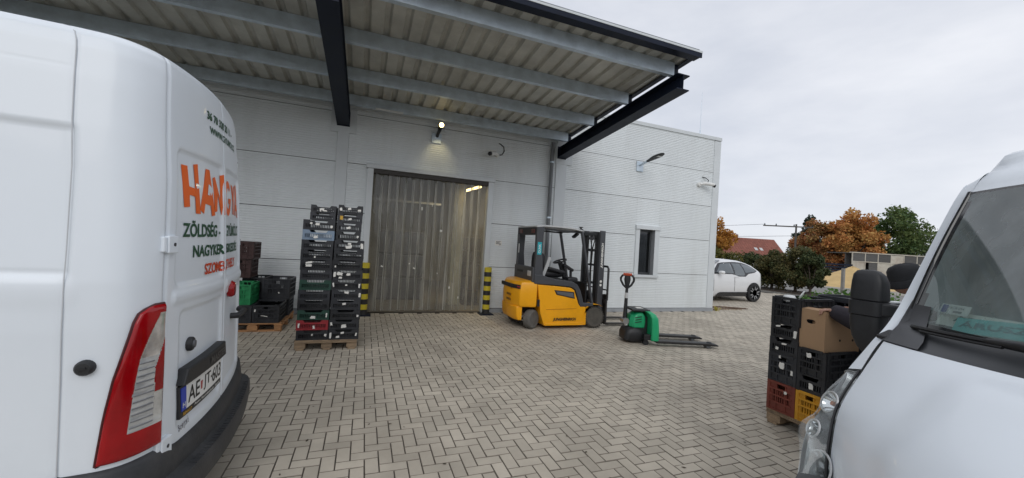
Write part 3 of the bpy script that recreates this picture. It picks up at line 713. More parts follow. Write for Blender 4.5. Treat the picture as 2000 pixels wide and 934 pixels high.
# carton
card = mat('cardboard', (.40, .255, .145), .8, var=.08, scale=3, dirt=(.30, .19, .11), dirtamt=.4)
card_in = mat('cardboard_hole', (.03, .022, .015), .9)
ct = empty('carton', (4.03, 2.32, .850), radians(-4), 'brown cardboard box with oval hand hole held on the black crates', 'box')
Wc, Dc, Hc, tk = .245, .46, .375, .006
hole = [(-.045+.16, .245), (-.052+.16, .262), (-.045+.16, .279), (-.03+.16, .285), (.03+.10, .285), (.045+.10, .279), (.052+.10, .262), (.045+.10, .245), (.03+.10, .239), (-.03+.16, .239)]
def panel_with_hole(mb, w, h, hol, cx, T):
    """front panel with a real oval opening"""
    n = 24; hv = [(cx+.042*copysign(abs(cos(a))**.7, cos(a)), .262+.020*copysign(abs(sin(a))**.8, sin(a))) for a in [2*pi*k/n for k in range(n)]]
    ov = []
    for k in range(n):
        a = 2*pi*k/n; dx, dz = cos(a), sin(a); s = 1e9
        if dx > 1e-6: s = min(s, (w-cx)/dx)
        if dx < -1e-6: s = min(s, -cx/dx)
        if dz > 1e-6: s = min(s, (h-.262)/dz)
        if dz < -1e-6: s = min(s, -.262/dz)
        ov.append((cx+dx*s, .262+dz*s))
    vs = []
    for dep in (0, tk): vs += [T(p, dep) for p in hv] + [T(p, dep) for p in ov]
    fs = []
    for k in range(n):
        j = (k+1) % n
        fs += [(k, j, n+j, n+k), (2*n+k, 3*n+k, 3*n+j, 2*n+j), (k, 2*n+k, 2*n+j, j)]
    for (px, pz) in ((0, 0), (w, 0), (w, h), (0, h)):   # fill the four corners
        k = min(range(n), key=lambda i: hypot(ov[i][0]-px, ov[i][1]-pz)); o = len(mb.v)
    mb.add(vs, fs)
    for (px, pz) in ((0, 0), (w, 0), (w, h), (0, h)):
        a = sorted(range(n), key=lambda i: hypot(ov[i][0]-px, ov[i][1]-pz))
        lx = [i for i in range(n) if abs(ov[i][0]-px) < 1e-6]; lz = [i for i in range(n) if abs(ov[i][1]-pz) < 1e-6]
        if lx and lz:
            i = min(lx, key=lambda i: abs(ov[i][1]-pz)); j = min(lz, key=lambda i: abs(ov[i][0]-px))
            if i != j: mb.add([T(ov[i], 0), T((px, pz), 0), T(ov[j], 0)], [(0, 1, 2)])
mb = MB()
panel_with_hole(mb, Wc, Hc, None, .115, lambda p, d: (d, Wc-p[0], p[1]))
mb.box(.0005, Dc, 0, tk, 0, Hc); mb.box(.0065, Dc, Wc-tk, Wc, 0, Hc); mb.box(Dc-tk, Dc, tk, Wc-tk, 0, Hc); mb.box(.007, Dc-tk, tk, Wc-tk, 0, .006)
mb.build('carton_body', card, ct)
mb = MB(); mb.bar((.003, Wc/2, Hc+.0), (.09, Wc/2, Hc+.012), Wc*.96, .004); mb.build('flap', card, ct)
mb = MB(); mb.bar((Dc/2+.05, .004, Hc), (Dc/2+.05, .10, Hc-.03), Dc*.7, .004); mb.build('flap', card, ct)
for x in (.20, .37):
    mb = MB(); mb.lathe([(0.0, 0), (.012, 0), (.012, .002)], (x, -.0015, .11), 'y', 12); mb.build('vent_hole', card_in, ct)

# ------------------------------------------------------------------ forklift (stands parallel to the wall, forks towards the right)
FO = (3.8, 7.55, 0)
fk = empty('forklift', FO, 0, 'yellow and grey electric forklift parked along the wall with its forks lowered', 'forklift')
fy = mat('forklift_yellow', (.92, .41, .004), .38, var=.05, scale=3, coat=.15, dirt=(.28, .13, .02), dirtamt=.3)
fg = mat('forklift_grey', (.060, .063, .070), .42, var=.1, scale=4)
fgl = mat('forklift_light_grey', (.11, .115, .125), .45, var=.1, scale=4)
fbk = mat('forklift_black', (.014, .014, .016), .5, var=.2, scale=6)
whp = mat('pale_cover', (.52, .53, .53), .45, var=.05)
def FB(): return MB()
def fbuild(mb, name, m, smooth=None, bevel=.012, parent=None):
    ox = FO
    mb.v = [(x-ox[0], y-ox[1], z-ox[2]) for x, y, z in mb.v]
    return mb.build(name, m, parent or fk, smooth=smooth, bevel=bevel)
YN, YF = 7.05, 8.12
# counterweight: plan outlines lofted upward
def cwplan(x0, r, dy=0):
    return [(3.285, YN+dy), (x0+r+.12, YN+dy), (x0+r*.45, YN+dy+r*.25), (x0+.03, YN+dy+r), (x0, YN+dy+r+.2), (x0, YF-dy-r-.2), (x0+.03, YF-dy-r), (x0+r*.45, YF-dy-r*.25), (x0+r+.12, YF-dy), (3.285, YF-dy)]
mb = FB(); rings = []
for z, x0, dy in ((.44, 2.845, .02), (.50, 2.835, .0), (.72, 2.83, .0), (.88, 2.845, .0), (.94, 2.87, .02), (.965, 2.95, .06)):
    rings.append([(x, y, z) for x, y in cwplan(x0, .24, dy)])
mb.loft(rings); fbuild(mb, 'counterweight', fy, 35, .015)
mb = FB(); rings = []
for z, x0 in ((.17, 2.90), (.25, 2.865), (.45, 2.85)):
    rings.append([(3.02, 7.14, z), (x0+.05, 7.16, z), (x0, 7.30, z), (x0, 7.88, z), (x0+.05, 8.02, z), (3.02, 8.04, z)])
mb.loft(rings); fbuild(mb, 'counterweight_skirt', fy, 35, .015)
for z in (.54, .64):
    mb = FB(); mb.box(2.822, 2.85, 7.36, 7.56, z, z+.045); fbuild(mb, 'grip_recess_shade', mat('yellow_shadow_recess', (.22, .10, .004), .5), bevel=.006)  # raised blocks; the shade of a recess is put in as darker yellow
mb = FB(); mb.box(2.822, 2.87, 7.30, 7.92, .803, .882); fbuild(mb, 'tail_lamp', fbk, bevel=.012)
mb = FB(); mb.bar((2.852, 7.30, .842), (2.94, 7.112, .836), .022, .078); fbuild(mb, 'tail_lamp', fbk, bevel=.006)
mb = FB(); mb.bar((2.905, 7.185, .840), (2.936, 7.118, .838), .028, .03); fbuild(mb, 'lamp_reflector', red_plastic, bevel=.004)
# battery door with its trim
mb = FB(); mb.prism([(3.29, .90), (3.55, .885), (3.85, .865), (4.05, .845), (4.13, .80), (4.19, .66), (4.26, .49), (4.435, .45), (4.435, .07), (3.48, .07), (3.39, .30), (3.365, .45)], 'y', YN+.005, YF-.005); fbuild(mb, 'battery_door', fy, None, .014)
mb = FB(); mb.prism([(3.50, .075), (4.425, .075), (4.40, .135), (3.50, .125)], 'y', YN-.008, YN+.01); fbuild(mb, 'skirt', fy, None, .006)
mb = FB(); mb.prism([(3.665, .797), (4.125, .762), (4.15, .62), (3.72, .70)], 'y', YN-.004, YN+.02); fbuild(mb, 'vent_panel', fbk, None, .008)
mb = FB(); mb.prism([(3.70, .775), (4.10, .742), (4.12, .645), (3.745, .715)], 'y', YN-.007, YN+.0); fbuild(mb, 'vent_insert', fgl, None, .003)
mb = FB(); mb.box(3.292, 3.35, YN-.012, YN+.01, .46, .60); fbuild(mb, 'door_latch', fbk, None, .01)
mb = FB(); mb.bar((3.50, YN-.001, .40), (4.20, YN-.001, .42), .004, .006); fbuild(mb, 'door_crease', mat('yellow_crease_shade', (.45, .2, .01), .5), None, 0)  # thin bar; crease shade painted as a darker copy of the yellow
# front fender round the drive wheel
arc = [(4.66+.30*cos(a), .215+.30*sin(a)) for a in [radians(x) for x in (165, 150, 130, 110, 90, 70, 55)]]
mb = FB(); mb.prism([(4.44, .08), (4.44, .47), (4.60, .50), (4.74, .50), (4.845, .455)] + arc[::-1] + [(4.40, .30), (4.41, .08)][:1] + [(4.40, .10)], 'y', YN-.0, YN+.26); fbuild(mb, 'front_fender', fy, None, .008)
mb = FB(); mb.prism([(4.44, .08), (4.44, .47), (4.60, .50), (4.74, .50), (4.845, .455)] + arc[::-1] + [(4.40, .10)], 'y', YF-.26, YF); fbuild(mb, 'front_fender', fy, None, .008)
# chassis and wheel bay
mb = FB(); mb.box(3.0, 4.55, 7.32, 7.86, .10, .48); mb.box(2.96, 3.30, 7.30, 7.9, .16, .26); fbuild(mb, 'chassis', fbk, None, .02)
mb = FB(); mb.tube([(2.99, 7.20, .20), (3.1, 7.22, .26), (3.06, 7.34, .32)], .03, 8); mb.tube([(2.98, 7.3, .18), (3.08, 7.12, .17)], .018, 8); fbuild(mb, 'steering_linkage', alu, 40, 0)
# wheels
def wheel(mbx, c, r, w, ang, m, name, rimr, n=28):
    wo = empty(name, (c[0]-FO[0], c[1]-FO[1], c[2]-FO[2]), ang); wo.parent = fk
    t = MB().lathe([(rimr, -w/2+.01), (r-.03, -w/2), (r-.008, -w/2+.018), (r, -w/2+.04), (r, w/2-.04), (r-.008, w/2-.018), (r-.03, w/2), (rimr, w/2-.01)], (0, 0, 0), 'y', n); t.build('tyre', m, wo, smooth=35)
    h = MB().lathe([(rimr, -w/2+.012), (rimr-.012, -w/2+.03), (rimr*.62, -w/2+.05), (rimr*.55, -w/2+.02), (.0, -w/2+.015)], (0, 0, 0), 'y', 20); h.build('rim', fbk, wo, smooth=30)
    b = MB()
    for k in range(6): b.lathe([(.012, -.012), (.012, .012)], (rimr*.75*cos(k*pi/3), -w/2+.03, rimr*.75*sin(k*pi/3)), 'y', 6)
    b.build('wheel_bolts', fgl, wo)
    if name == 'drive_wheel':
        q = MB()
        for k in range(26):
            a = 2*pi*k/26; mm = Matrix.Rotation(-a, 4, 'Y') @ Matrix.Translation((0, -w/2+.025, r-.006)) @ Matrix.Rotation(.35, 4, 'Z'); q.box(-.014, .014, -.03, .045, 0, .011, mm)
        q.build('tread', m, wo)
wheel(None, (3.23, 7.17, .193), .193, .17, radians(33), grey_rubber, 'steer_wheel', .10)
wheel(None, (3.18, 7.93, .193), .193, .17, radians(33), grey_rubber, 'steer_wheel', .10)
wheel(None, (4.66, 7.145, .228), .222, .19, 0, mat('dusty_tyre', (.095, .088, .075), .9, var=.3, scale=9, bump=.3), 'drive_wheel', .125)
wheel(None, (4.66, 8.02, .228), .222, .19, pi, mat('dusty_tyre', (.095, .088, .075)), 'drive_wheel', .125)
# grey cab base with its swept edge, step well and front post
sweepT = [(3.21, 1.10), (3.36, 1.095), (3.50, 1.055), (3.72, 1.015), (3.95, .99), (4.10, .965), (4.20, .91), (4.27, .80), (4.33, .64), (4.36, .535), (4.59, .535)]
sweepB = [(4.605, .465), (4.285, .455), (4.215, .66), (4.15, .81), (4.06, .86), (3.85, .88), (3.55, .90), (3.21, .915)]
for y0, y1 in ((YN-.006, YN+.07), (YF-.07, YF+.006)):
    mb = FB(); mb.prism(sweepT+sweepB, 'y', y0, y1); fbuild(mb, 'cab_frame', fg, None, .014)
mb = FB(); mb.box(3.24, 4.12, YN+.07, YF-.07, .86, .99); fbuild(mb, 'seat_deck', fbk, None, .02)
mb = FB(); mb.box(4.10, 4.58, YN+.09, YF-.09, .46, .50); mb.box(4.08, 4.11, YN+.09, YF-.09, .46, .98); mb.box(4.56, 4.60, YN+.28, YF-.09, .46, .93); fbuild(mb, 'foot_well', mat('step_black', (.010, .011, .014), .6), None, 0)
mb = FB(); mb.box(4.05, 4.30, 7.20, 7.42, .93, 1.05); fbuild(mb, 'console', fbk, None, .04)
# rear panel, posts, guard
mb = FB(); mb.prism([(YN+.03, .93), (YN+.03, 1.24), (YF-.03, 1.24), (YF-.03, .93)], 'x', 3.17, 3.26); fbuild(mb, 'rear_panel', fg, None, .02)
mb = FB(); mb.box(3.163, 3.18, 7.16, 7.34, 1.05, 1.16); fbuild(mb, 'rear_plate', whp, None, .015)
mb = FB(); mb.box(3.163, 3.175, 7.60, 7.90, 1.10, 1.15); fbuild(mb, 'rear_slot', fbk, None, .01)
for y0, y1 in ((YN+.01, YN+.10), (YF-.10, YF-.01)):
    mb = FB(); mb.prism([(3.20, .93), (3.215, 1.5), (3.205, 2.05), (3.37, 2.075), (3.355, 1.5), (3.40, 1.06)], 'y', y0, y1); fbuild(mb, 'rear_post', fg, None, .012)
mb = FB(); mb.box(3.19, 3.25, YN+.10, YF-.10, 1.89, 2.05); fbuild(mb, 'rear_beam', fbk, None, .012)
for y in (7.22, 7.86):
    mb = FB(); mb.box(3.182, 3.20, y-.08, y+.08, 1.93, 2.01); fbuild(mb, 'rear_lamp', mat('dark_red_lens', (.10, .018, .012), .3), None, .008)
mb = FB(); mb.box(3.17, 3.195, 7.92, 8.02, 1.22, 1.90); fbuild(mb, 'rear_post_cover', fg, None, .01)
mb = FB(); mb.box(3.165, 3.176, 7.87, 7.92, 1.50, 1.70); fbuild(mb, 'cable_box', whp, None, .006)
mb = FB(); rings = []
for x, z in ((3.20, 2.075), (3.40, 2.098), (3.75, 2.10), (4.05, 2.085), (4.26, 2.055)):
    rings.append([(x, YN+.01, z-.030), (x, YF-.01, z-.030), (x, YF-.02, z+.005), (x, YN+.02, z+.005)])
mb.loft(rings); fbuild(mb, 'roof', whp, None, .012)
mb = FB(); mb.bar((3.20, YN+.13, 2.03), (4.27, YN+.13, 2.005), .05, .035); mb.bar((3.20, YF-.13, 2.03), (4.27, YF-.13, 2.005), .05, .035); mb.box(4.22, 4.28, YN+.05, YF-.05, 2.005, 2.06); fbuild(mb, 'guard_rail', fg, None, .01)
mb = FB(); mb.lathe([(.05, 0), (.05, .02), (.02, .02), (.02, .05), (.045, .05), (.045, .065)], (4.24, YN+.07, 2.06), n=12); fbuild(mb, 'roof_knob', fbk, None, 0)
for y in (YN+.055, YF-.055):
    mb = FB(); mb.bar((4.255, y, 2.045), (4.60, y, .50), .05, .065, (0, 1, 0)); fbuild(mb, 'front_post', fg, None, .012)
mb = FB(); mb.bar((4.30, YN+.3, 1.99), (4.20, YN+.3, 1.90), .12, .05); fbuild(mb, 'mirror', fbk, None, .01)
mb = FB(); mb.bar((3.50, YN+.25, 1.03), (3.62, YN+.20, 1.45), .07, .03, (0, 1, 0)); fbuild(mb, 'side_restraint', whp, None, .012)
# seat, steering
def blob(mb, c, sx, sy, sz, e=.5, n=16, mrings=8):
    rings = []
    for i in range(mrings+1):
        ph = -pi/2+pi*i/mrings; cz, sz_ = max(cos(ph), .0)**e, copysign(abs(sin(ph))**e, sin(ph))
        rings.append([(c[0]+sx*cz*copysign(abs(cos(a))**e, cos(a)), c[1]+sy*cz*copysign(abs(sin(a))**e, sin(a)), c[2]+sz*sz_) for a in [2*pi*k/n for k in range(n)]])
    return mb.loft(rings)
st = FB(); blob(st, (3.78, 7.58, 1.10), .27, .25, .085); so_ = fbuild(st, 'seat', fbk, 50, 0)
st = FB(); blob(st, (3.50, 7.58, 1.30), .075, .24, .24); fbuild(st, 'backrest', fbk, 50, 0)
st = FB(); blob(st, (3.47, 7.58, 1.47), .055, .15, .075); fbuild(st, 'headrest', fbk, 50, 0)
st = FB(); st.bar((3.62, 7.30, 1.22), (4.0, 7.28, 1.14), .09, .07); fbuild(st, 'armrest', fbk, None, .025)
sw = FB(); c = Vector((4.02, 7.56, 1.37)); ax = Vector((-.35, 0, 1)).normalized(); e1 = Vector((0, 1, 0)); e2 = ax.cross(e1)
sw.tube([tuple(c+(e1*cos(a)+e2*sin(a))*.14) for a in [2*pi*k/20 for k in range(21)]], .017, 8); sw.bar(tuple(c-e1*.14), tuple(c+e1*.14), .03, .012); sw.bar(tuple(c), tuple(c+e2*.14), .03, .012); sw.lathe([(.022, 0), (.026, .03), (.02, .06)], tuple(c-e1*.12-e2*.05), n=8)
fbuild(sw, 'steering_wheel', fbk, 50, 0)
sw = FB(); sw.bar((4.02, 7.56, 1.36), (4.18, 7.56, .95), .09, .09); sw.bar((4.06, 7.45, 1.30), (4.26, 7.40, 1.18), .16, .06); sw.bar((4.22, 7.42, 1.18), (4.24, 7.42, .92), .05, .05); fbuild(sw, 'steering_column', fbk, None, .015)
# mast
for y in (7.255, 7.915):
    mb = FB(); mb.box(4.80, 4.93, y-.035, y+.0, .12, 2.085); mb.box(4.80, 4.815, y, y+.05, .12, 2.06); mb.box(4.915, 4.93, y, y+.05, .12, 2.06); fbuild(mb, 'mast_outer', fg, None, .006)
    mb = FB(); q = y+.055 if y < 7.6 else y-.055; mb.box(4.79, 4.91, q-.02, q+.02, .12, 2.05); fbuild(mb, 'mast_inner', fbk, None, .006)
mb = FB(); mb.box(4.79, 4.93, 7.29, 7.90, 1.98, 2.06); mb.box(4.80, 4.92, 7.30, 7.88, 1.62, 1.68); mb.box(4.80, 4.9, 7.30, 7.88, .9, .95); fbuild(mb, 'mast_crossbar', fg, None, .008)
for y in (7.38, 7.79):
    mb = FB(); mb.tube([(4.82, y, .12), (4.82, y, 1.66)], .035, 12); mb.tube([(4.82, y, 1.66), (4.82, y, 2.0)], .02, 10); fbuild(mb, 'lift_cylinder', fbk, 40, 0)
mb = FB(); mb.tube([(4.86, 7.50, .5), (4.86, 7.50, 1.95)], .012, 6); mb.tube([(4.86, 7.66, .5), (4.86, 7.66, 1.95)], .012, 6); fbuild(mb, 'chain', fbk, None, 0)
mb = FB(); mb.lathe([(.05, -.015), (.06, -.01), (.06, .01), (.05, .015)], (4.86, 7.50, 1.93), 'y', 14); mb.lathe([(.05, -.015), (.06, -.01), (.06, .01), (.05, .015)], (4.86, 7.66, 1.93), 'y', 14); fbuild(mb, 'pulley', fgl, 40, 0)
for y, k in ((7.46, 0), (7.70, 1)):
    mb = FB(); mb.tube([(4.78, y, .55), (4.76, y+.01, 1.2), (4.77, y, 1.7), (4.82, y-.02, 1.95), (4.88, y-.02, 1.75), (4.90, y, .7)], .013, 7); fbuild(mb, 'hose', rubber, 50, 0)
mb = FB(); mb.box(4.95, 5.0, 7.12, 8.05, .14, .24); mb.box(4.95, 5.0, 7.12, 8.05, .50, .60); mb.box(4.94, 4.99, 7.25, 7.32, .10, .7); mb.box(4.94, 4.99, 7.85, 7.92, .10, .7); fbuild(mb, 'fork_carriage', fbk, None, .008)
mb = FB(); mb.tube([(5.0, 7.14, .58), (5.0, 7.14, 1.26), (5.0, 7.18, 1.31), (5.0, 7.99, 1.31), (5.0, 8.03, 1.26), (5.0, 8.03, .58)], .024, 8)
for y in (7.34, 7.52, 7.70, 7.86): mb.bar((5.0, y, .58), (5.0, y, 1.30), .03, .018)
mb.bar((5.0, 7.15, .80), (5.0, 8.02, .80), .025, .025)
fbuild(mb, 'load_guard', fbk, 50, 0)
for y in (7.24, 7.93):
    mb = FB(); mb.prism([(5.0, .70), (5.045, .70), (5.05, .09), (5.12, .075), (6.12, .055), (6.13, .035), (5.04, .035), (5.0, .06)], 'y', y-.055, y+.055); fbuild(mb, 'fork', mat('fork_steel', (.055, .05, .046), .45, metal=.5, var=.3, scale=6), None, .006)
# lettering
def decal_xz(txt, x0, z0, w, h, y, m, parent, O, bold=.02, shear=.25, name='lettering', vertical=False):
    v, f = fit_text(txt, w, h, bold, shear)
    mb = MB()
    vs = [((x0-b if vertical else x0+a)-O[0], y-O[1], (z0+a if vertical else z0+b)-O[2]) for a, b in v]
    mb.add(vs, f); return mb.build(name, m, parent)
decal_xz('JUNGHEINRICH', 3.66, .16, .54, .075, YN-.014, fbk, fk, FO, bold=.045)
decal_xz('JUNGHEINRICH', 4.905, 1.27, .55, .065, 7.2155, paper, fk, FO, bold=.045, vertical=True)
mb = FB(); mb.lathe([(.0, 0), (.028, 0), (.028, .001)], (4.87, 7.218, .98), 'y', 14); mb.lathe([(.0, 0), (.028, 0), (.028, .001)], (4.868, 7.218, .90), 'y', 14); fbuild(mb, 'warning_sticker', paper, None, 0)
mb = FB(); mb.box(3.235, 3.325, YN+.003, YN+.012, 1.50, 1.75); fbuild(mb, 'sticker', mat('turquoise_sticker', (.02, .40, .46), .5), None, 0)
decal_xz('OLNK', 3.305, 1.53, .18, .05, YN+.0015, paper, fk, FO, bold=.01, shear=0, vertical=True)

# ------------------------------------------------------------------ pallet truck
gj = mat('truck_green', (.012, .36, .15), .4, var=.06, scale=3, coat=.2)
A = radians(-17)
pj = empty('pallet_truck', (5.10, 5.89, 0), A, 'green and black electric pallet truck with raised tiller in the open yard', 'pallet truck')
# local: +x towards the fork tips, y across
for s in (-1, 1):
    y = s*.27
    mb = MB(); mb.prism([(0, .055), (0, .105), (1.0, .095), (1.12, .085), (1.17, .06), (1.15, .045), (1.05, .045), (.9, .055)], 'y', y-.08, y+.08); mb.build('fork', mat('truck_black', (.020, .019, .019), .45, var=.25, scale=6), pj, bevel=.012)
    mb = MB(); mb.lathe([(.03, -.06), (.042, -.055), (.042, .055), (.03, .06)], (.98, y, .042), 'y', 14); mb.build('load_roller', fgl, pj, smooth=40)
    mb = MB(); mb.lathe([(.045, 0), (.05, .01), (.035, .022), (.0, .022)], (1.02, y, .088), 'z', 14); mb.build('fork_cap', black_plastic, pj, smooth=40)
mb = MB()
rings = []
for z, x0, x1, w in ((.09, -.10, .05, .36), (.30, -.10, .045, .36), (.48, -.11, .03, .35), (.56, -.14, -.02, .33), (.605, -.19, -.09, .29)):
    rings.append([(x0, -w, z), (x1-.03, -w, z), (x1, -w+.03, z), (x1, w-.03, z), (x1-.03, w, z), (x0, w, z)])
mb.loft(rings); mb.build('battery_cover', gj, pj, smooth=30, bevel=.02)
mb = MB(); mb.box(-.30, -.10, -.16, .16, .10, .50); mb.build('motor_housing', black_plastic, pj, bevel=.02)
rings = []
for z, x0, x1, w in ((.28, -.42, -.16, .17), (.40, -.425, -.15, .18), (.50, -.40, -.16, .175), (.565, -.33, -.20, .15)):
    rings.append([(x0+.06, -w, z), (x1, -w, z), (x1, w, z), (x0+.06, w, z), (x0, w-.08, z), (x0, -w+.08, z)])
MB().loft(rings).build('side_cover', gj, pj, smooth=30, bevel=.02)
for k in range(3):
    mb = MB(); mb.bar((-.35, -.183, .38+.045*k), (-.23, -.184, .405+.045*k), .006, .014, (0, 0, 1)); mb.build('vent_slot', black_plastic, pj)
mb = MB(); mb.box(-.42, -.08, -.21, .21, .588, .625); mb.build('top_tray', black_plastic, pj, bevel=.012)
mb = MB(); mb.box(-.28, -.16, -.07, .07, .6265, .629); mb.build('paper_label', paper, pj)
rings = []
for z, r, w in ((.035, .17, .19), (.06, .205, .21), (.17, .205, .215), (.25, .17, .20), (.285, .12, .16)):
    rings.append([(-.33+r*copysign(abs(cos(a))**.62, cos(a)), w*copysign(abs(sin(a))**.5, sin(a)), z) for a in [2*pi*k/28 for k in range(28)]])
MB().loft(rings).build('drive_cover', black_plastic, pj, smooth=40)
MB().lathe([(.05, -.04), (.115, -.04), (.12, 0), (.115, .04), (.05, .04)], (-.38, 0, .12), 'y', 20).build('drive_wheel', rubber, pj, smooth=40)
for s in (-1, 1):
    MB().lathe([(.02, -.02), (.05, -.02), (.052, 0), (.05, .02), (.02, .02)], (-.17, s*.27, .05), 'y', 14).build('castor', black_plastic, pj, smooth=40)
    MB().box(-.22, -.10, s*.27-.05, s*.27+.05, .10, .20).build('castor_bracket', black_plastic, pj, bevel=.01)
MB().lathe([(.06, -.08), (.06, .08)], (-.48, 0, .38), 'y', 12).build('tiller_joint', alu, pj, smooth=40)
MB().tube([(-.46, -.05, .30), (-.50, -.02, .42)], .035, 10).build('tiller_bracket', alu, pj, smooth=40)
MB().tube([(-.48, 0, .38), (-.475, 0, .62), (-.47, 0, .98)], [.042, .034, .026], 10).build('tiller_pole', black_plastic, pj, smooth=50)
MB().tube([(-.4735, -.002, .80), (-.4715, -.002, .90)], [.0325, .0305], 10).build('pole_label', whp, pj, smooth=50)
loop = [(-.47, 0, .98), (-.475, -.07, 1.04), (-.48, -.115, 1.12), (-.485, -.12, 1.17), (-.49, -.09, 1.22), (-.49, -.03, 1.24), (-.49, .03, 1.24), (-.49, .09, 1.22), (-.485, .12, 1.17), (-.48, .115, 1.12), (-.475, .07, 1.04), (-.47, 0, .98)]
RT = Matrix.Translation((-.47, 0, 0)) @ Matrix.Rotation(radians(69-90-0), 4, 'Z') @ Matrix.Rotation(pi/2, 4, 'Z') @ Matrix.Translation((.47, 0, 0))
def rot_mb(mb): mb.v = [tuple(RT @ Vector(p)) for p in mb.v]; return mb
rot_mb(MB().tube(loop, .02, 8)).build('tiller_loop', black_plastic, pj, smooth=60)
mb = MB(); rings = []
for z, w, d in ((1.0, .02, .02), (1.06, .045, .03), (1.15, .06, .035), (1.22, .05, .035)):
    rings.append([(-.48+d*cos(a), w*sin(a), z) for a in [2*pi*k/12 for k in range(12)]])
mb.loft(rings); rot_mb(mb).build('tiller_head', black_plastic, pj, smooth=50)
orange = mat('orange_control', (.42, .055, .015), .45, var=.1)
rot_mb(MB().box(-.52, -.455, -.05, .05, 1.215, 1.268)).build('control_head', orange, pj, bevel=.018)
for s in (-1, 1): rot_mb(MB().lathe([(.026, -.016), (.03, 0), (.026, .016)], (-.485, s*.062, 1.24), 'y', 12)).build('butterfly_switch', orange, pj, smooth=40)
# ------------------------------------------------------------------ left van (rear end towards the yard)
van_glass = glass('van_glass', (.5, .56, .55), .5, .015, ior=1.5)
red_lens = mat('red_lens', (.30, .002, .005), .10, coat=.35, var=.30, scale=5, spec=.3)
clear_lens = mat('clear_lens', (.66, .67, .66), .12, var=.3, coat=.8, metal=.5, scale=14)
lens_dark = mat('lens_joint', (.06, .005, .006), .3)
VA = radians(-3.5); VC = (-0.862, 3.1)
PLAN = [(-.92, -5.2), (-.92, -.9), (-.92, -.42), (-.917, -.30), (-.905, -.215), (-.87, -.155), (-.80, -.105), (-.72, -.075), (-.55, -.043), (-.35, -.017), (-.15, -.003), (0, 0),
        (.15, -.002), (.35, -.012), (.55, -.030), (.72, -.054), (.80, -.082), (.87, -.135), (.905, -.20), (.917, -.30), (.92, -.42), (.92, -.9), (.92, -5.2)]
LT = [(0, .045), (.3, .04), (.7, .028), (1.0, .02), (1.53, 0), (1.9, -.02), (2.1, -.04), (2.3, -.056), (2.42, -.066), (2.49, -.078), (2.52, -.098), (2.542, -.135), (2.558, -.20), (2.567, -.29), (2.573, -.42)]
TT = [(0, 0), (1.2, 0), (1.405, .008), (2.08, .075), (2.3, .103), (2.44, .128), (2.50, .148), (2.535, .18), (2.558, .25), (2.573, .36)]
_c = [0]
for a, b in zip(PLAN, PLAN[1:]): _c.append(_c[-1]+dist(a, b))
SARC = [c-_c[11] for c in _c]
def plan(s):
    n = len(PLAN)
    if s <= SARC[0]: i, t = 0, 0
    elif s >= SARC[-1]: i, t = n-2, 1
    else:
        i = 0
        while SARC[i+1] < s: i += 1
        t = (s-SARC[i])/(SARC[i+1]-SARC[i])
    if i in (0, 1, n-2, n-3):
        a, b = PLAN[i], PLAN[i+1]; return (a[0]+(b[0]-a[0])*t, a[1]+(b[1]-a[1])*t)
    p = PLAN[i-1:i+3]
    return tuple(.5*((2*b)+(-a+c)*t+(2*a-5*b+4*c-d)*t*t+(-a+3*b-3*c+d)*t**3) for a, b, c, d in zip(*p))
PCACHE = {}
def planc(s):
    k = round(s, 4)
    if k not in PCACHE:
        v1, d1 = plan(s-.01); v2, d2 = plan(s+.01); tx, ty = v2-v1, d2-d1; q = hypot(tx, ty) or 1
        PCACHE[k] = (*plan(s), -ty/q, tx/q)
    return PCACHE[k]
def vs_(s, z, h=0):
    """van surface: s along the outline (0 = rear centre, negative = near side), z up, h outwards -> local xyz"""
    v, d, nv, nd = planc(s)
    w = sstep(-.9, -.3, d)
    v, d = v+nv*h, d+nd*h
    return (d+interp(LT, z)*w, v-copysign(1, v)*interp(TT, z)*min(1, abs(v)/.92), z)
def groove(x, c, w=.006, dep=.012):
    q = abs(x-c); return -dep*(1-sstep(w*.4, w*1.3, q))
def boxmask(s, z, s0, s1, z0, z1, r=.05, e=.018):
    dx = max(s0+r-s, s-(s1-r), 0); dz = max(z0+r-z, z-(z1-r), 0)
    d = hypot(dx, dz)-r
    return 1-sstep(-e, 0, d)
def vdisp(s, z):
    h = 0
    a = abs(s+.01)
    if -.76 < s < .76 and z > .55:
        h -= .014*boxmask(s, z, -.668, -.045, 1.352, 2.075); h -= .014*boxmask(s, z, .028, .65, 1.352, 2.075)
        h -= .012*boxmask(s, z, -.62, -.05, .60, 1.235); h -= .012*boxmask(s, z, .03, .62, .60, 1.235)
        h += .010*(boxmask(s, z, -.70, -.03, 1.26, 1.345, .03, .03)+boxmask(s, z, .01, .70, 1.26, 1.345, .03, .03))
    if z < 2.52: h += groove(s, -.01, .005)
    if z < 2.535: h += groove(s, -.748, .005)+groove(s, .748, .005)
    if s < -1.02:
        sm = -1.135
        h += groove(s, sm, .006, .004)
        f = sstep(-1.10, -1.16, s)
        h -= f*(.012*sstep(2.076, 2.060, z)*(1-sstep(1.45, 1.40, z)) )
        h += groove(z, 1.44, .005, .005)*f+groove(z, 1.0, .004, .006)*sstep(-1.08, -1.12, s)
        h += .003*sstep(1.43, 1.37, z)*sstep(1.28, 1.36, z)*sstep(-1.04, -1.12, s)
        if z > 2.28: h += groove(z, 2.335, .004, .0018)*sstep(-1.12, -1.16, s)
    return h
def lin0(a, b, n): return [a+(b-a)*k/n for k in range(n+1)]
